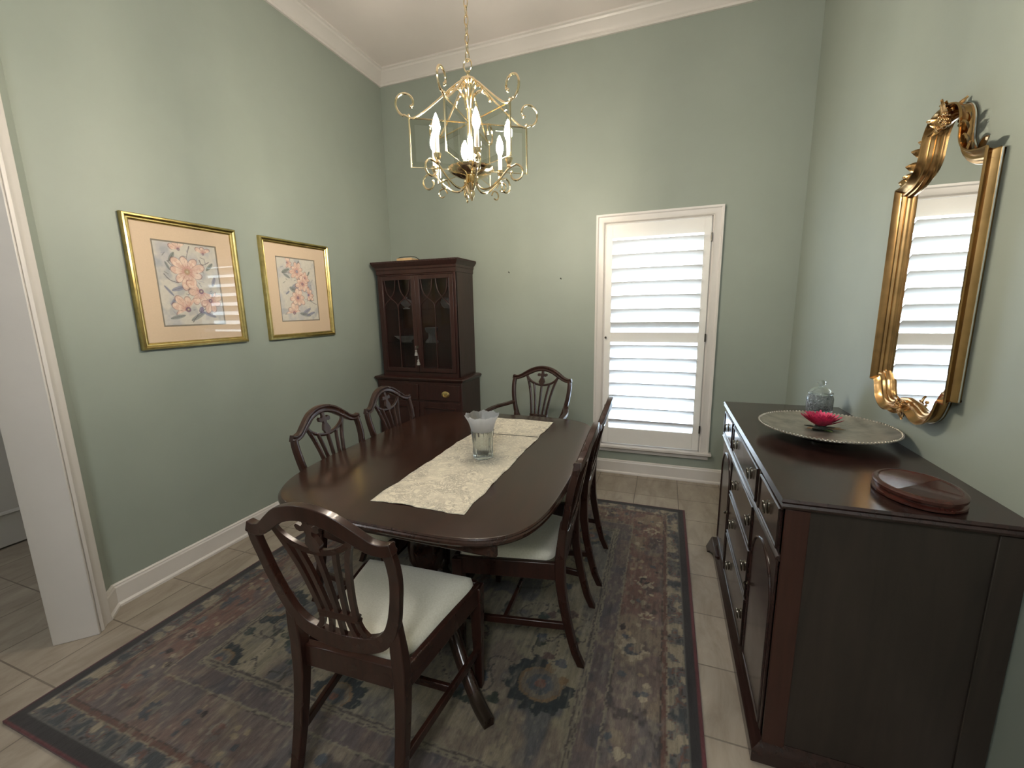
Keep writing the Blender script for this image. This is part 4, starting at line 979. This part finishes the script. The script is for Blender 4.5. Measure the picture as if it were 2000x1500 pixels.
# ------------------------------------------------------------------ chandelier
CX, CY = 1.705, -1.75
zt_, zb_, RR, PH = 2.310, 2.110, .271, 3.725
cd = thing('chandelier', 'polished brass lantern chandelier with glass panes and six candle bulbs hanging over the table', 'chandelier', (CX, CY, 1.98))
Z = lambda z: z - 1.98
b = MB(); zc = 2.565; i = 0
while zc < 3.50:
    M_ = Matrix.Translation((0, 0, Z(zc + .019))) @ Matrix.Rotation(PI / 2 * (i % 2), 4, 'Z')
    b.tube([M_ @ Vector((.0085 * math.cos(a), 0, .0215 * math.sin(a))) for a in np.linspace(0, 2 * PI, 16, endpoint=False)], .0026, 6, True); zc += .0355; i += 1
b.build('chain', m['chand'], cd)
MB().lathe([(.012, Z(3.50)), (.05, Z(3.515)), (.065, Z(3.54)), (.07, Z(H - .002)), (.001, Z(H - .001))], 32).build('canopy', m['chand'], cd)
b = MB(); b.tube([(.019 * math.cos(a), 0, Z(2.548) + .026 * math.sin(a)) for a in np.linspace(0, 2 * PI, 24, endpoint=False)], .0035, 8, True)
b.lathe([(.004, Z(2.527)), (.010, Z(2.520)), (.006, Z(2.512)), (.016, Z(2.500)), (.034, Z(2.492)), (.038, Z(2.482)), (.022, Z(2.470)), (.014, Z(2.45)), (.018, Z(2.40)), (.012, Z(2.37)), (.012, Z(2.15)), (.03, Z(2.135)), (.02, Z(2.12)), (.02, Z(2.06)), (.028, Z(2.05)), (.02, Z(2.035)), (.012, Z(2.02)), (.016, Z(2.005)), (.010, Z(1.99)), (.004, Z(1.975))], 24)
b.build('column', m['chand'], cd)
# dish
MB().lathe([(.012, Z(2.075)), (.05, Z(2.078)), (.085, Z(2.092)), (.105, Z(2.108)), (.108, Z(2.116)), (.104, Z(2.117)), (.08, Z(2.102)), (.012, Z(2.09))], 40, mod=lambda i, r, z, a: (r * (1 + .02 * math.cos(24 * a)), z)).build('dish', m['chand'], cd)
for k in range(6):
    a = PH + k * PI / 3; d = Vector((math.cos(a), math.sin(a), 0)); u3 = Vector((0, 0, 1))
    V3 = lambda r, z: d * r + u3 * Z(z)
    # roof rib ending in an upright scroll
    sp = [V3(.030, 2.485), V3(.075, 2.452), V3(.14, 2.395), V3(.21, 2.338), V3(RR - .015, zt_ + .002), V3(RR + .018, zt_ + .012)]
    cr, cz_ = RR + .005, zt_ + .062
    for q in range(15):
        t = q / 14; an = -1.15 + t * 5.0; rad = .056 * (1 - .62 * t); sp.append(V3(cr + rad * math.cos(an) + .012 * t * 0, cz_ + rad * math.sin(an)))
    b = MB(); b.tube(spline(sp, 4), .0048, 8); e = sp[-1]; b.sphere(e, .0078, 10, 8)
    b.build('roof_rib', m['chand'], cd)
    # upper leaf curl at the crown
    b = MB(); b.tube(spline([V3(.012, 2.37), V3(.022, 2.42), V3(.05, 2.448), V3(.082, 2.438), V3(.098, 2.415)], 5), [.006] * 15 + [.0045] * 6, 8); b.sphere(V3(.099, 2.412), .008, 8, 6); b.build('leaf_curl', m['chand'], cd)
    # radial glass pane with bevelled edge and a brass outer rod
    sd = Vector((-d.y, d.x, 0)); th = .002
    def slab(r0, r1, z0, z1, b):
        vs = [d * r + sd * s + u3 * Z(z) for z in (z0, z1) for r, s in ((r0, -th), (r1, -th), (r1, th), (r0, th))]
        b.add(vs, [(3, 2, 1, 0), (4, 5, 6, 7), (0, 1, 5, 4), (1, 2, 6, 5), (2, 3, 7, 6), (3, 0, 4, 7)])
    bw = .022
    b = MB(); slab(.055 + bw, RR - bw, zb_ + bw, zt_ - bw, b); pn = b.build('glass_pane', m['chglass'], cd)
    b = MB(); slab(RR - bw, RR - .003, zb_, zt_, b); slab(.055, .055 + bw, zb_, zt_, b); slab(.055 + bw, RR - bw, zb_, zb_ + bw, b); slab(.055 + bw, RR - bw, zt_ - bw, zt_, b)
    b.build('bevelled_edge', m['chbevel'], pn)
    b = MB(); b.tube([V3(.02, zt_ + .003), V3(RR, zt_ + .003)], .0036, 6); b.tube([V3(RR, zt_ + .008), V3(RR, zb_ - .004)], .0042, 8); b.sphere(V3(RR, zt_ + .012), .007, 8, 6); b.tube([V3(RR, zb_ - .002), V3(.09, zb_ - .002)], .002, 6); b.build('pane_rod', m['chand'], cd)
    # lower arm between two panes, with scroll, candle and bulb
    a2 = a + PI / 6; d2 = Vector((math.cos(a2), math.sin(a2), 0)); W3 = lambda r, z: d2 * r + u3 * Z(z)
    sp = [W3(.020, 2.085), W3(.032, 2.045), W3(.060, 2.022), W3(.100, 2.028), W3(.145, 2.062), W3(.182, 2.098), W3(.215, 2.112)]
    cr, cz_ = .216, 2.074
    for q in range(14):
        t = q / 13; an = 1.35 - t * 4.9; rad = .039 * (1 - .5 * t); sp.append(W3(cr + rad * math.cos(an), cz_ + rad * math.sin(an)))
    b = MB(); b.tube(spline(sp, 4), .0046, 8); b.sphere(sp[-1], .007, 8, 6)
    cpos = W3(.185, 2.100)
    am = b.build('arm', m['chand'], cd)
    b = MB(); b.lathe([(.004, .0), (.012, .006), (.008, .016), (.014, .026), (.018, .042), (.016, .044), (.001, .040)], 16, c=cpos); b.build('candle_cup', m['chand'], am)
    b = MB(); b.lathe([(.0095, .044), (.0095, .115), (.001, .116)], 14, c=cpos); b.build('candle', m['candle'], am)
    b = MB(); b.lathe([(.006, .116), (.011, .122), (.0165, .140), (.017, .152), (.013, .172), (.007, .190), (.001, .203)], 14, c=cpos); b.build('bulb', m['bulb'], am)
    # small drop scroll below
    sp = [W3(.10, 2.026), W3(.125, 2.018)]
    b = MB()
    for q in range(12):
        t = q / 11; an = 2.2 - t * 4.6; rad = .024 * (1 - .45 * t); sp.append(W3(.150 + rad * math.cos(an), 2.018 + rad * math.sin(an)))
    b.tube(spline(sp[1:], 4), .0036, 8); b.build('drop_scroll', m['chand'], am)

# ------------------------------------------------------------------ camera
cam = bpy.data.cameras.new('camera'); co = bpy.data.objects.new('camera', cam); COL.objects.link(co); SC.camera = co
f, yaw, pit, rol = 823.04, -.3497, -.1796, -.0184
dv = Vector((math.sin(yaw) * math.cos(pit), math.cos(yaw) * math.cos(pit), math.sin(pit))); r0 = Vector((math.cos(yaw), -math.sin(yaw), 0)); u0 = r0.cross(dv)
rv = r0 * math.cos(rol) + u0 * math.sin(rol); uv = -r0 * math.sin(rol) + u0 * math.cos(rol)
co.matrix_world = Matrix(((rv.x, uv.x, -dv.x, 2.5933), (rv.y, uv.y, -dv.y, -3.6808), (rv.z, uv.z, -dv.z, 1.4754), (0, 0, 0, 1)))
cam.sensor_fit = 'HORIZONTAL'; cam.sensor_width = 36; cam.lens = f / 2000 * 36; cam.clip_start = .02

# ------------------------------------------------------------------ light: sky through the window, bulbs, added unseen fill lights in foyer and hall
wd = bpy.data.worlds.new('sky'); SC.world = wd; wd.use_nodes = True; nt = wd.node_tree
bg = nt.nodes['Background']; tc = nt.nodes.new('ShaderNodeTexCoord'); sx = nt.nodes.new('ShaderNodeSeparateXYZ'); rp = nt.nodes.new('ShaderNodeValToRGB')
nt.links.new(tc.outputs['Generated'], sx.inputs[0]); nt.links.new(sx.outputs['Z'], rp.inputs[0]); nt.links.new(rp.outputs[0], bg.inputs[0])
rp.color_ramp.elements[0].position = 0; rp.color_ramp.elements[0].color = (.82, .92, 1, 1); rp.color_ramp.elements[1].position = .7; rp.color_ramp.elements[1].color = (.62, .76, 1, 1)
bg.inputs[1].default_value = 6.5
def portal(loc, rot, sx_, sy_):
    l = bpy.data.lights.new('portal', 'AREA'); l.shape = 'RECTANGLE'; l.size = sx_; l.size_y = sy_; l.cycles.is_portal = True
    o = bpy.data.objects.new('window_portal', l); COL.objects.link(o); o.location = loc; o.rotation_euler = rot
portal((2.5, TH + .01, 1.2), (-PI / 2, 0, 0), .8, 1.9)
def fill_light(name, loc, en, col, size=.12):
    l = bpy.data.lights.new(name, 'POINT'); l.energy = en; l.color = col; l.shadow_soft_size = size
    o = bpy.data.objects.new(name, l); COL.objects.link(o); o.location = loc
fill_light('foyer_fill', (2.7, -4.75, 2.9), 58, (.95, .97, 1), .3)  # added ambient fill behind the camera, unseen, no fixture
fill_light('hall_fill', (-.7, -3.9, 3.1), 15, (.97, .98, 1), .15)  # second added fill, out of view, lifts the hall and jamb

vs = SC.view_settings; vs.view_transform = 'Standard'; vs.look = 'None'; vs.gamma = 1; vs.use_curve_mapping = False; vs.exposure = .97
SC.cycles.max_bounces = 10; SC.cycles.diffuse_bounces = 5; SC.cycles.glossy_bounces = 5; SC.cycles.transmission_bounces = 8; SC.cycles.transparent_max_bounces = 24
SC.cycles.caustics_reflective = False; SC.cycles.caustics_refractive = False; SC.cycles.sample_clamp_indirect = 6
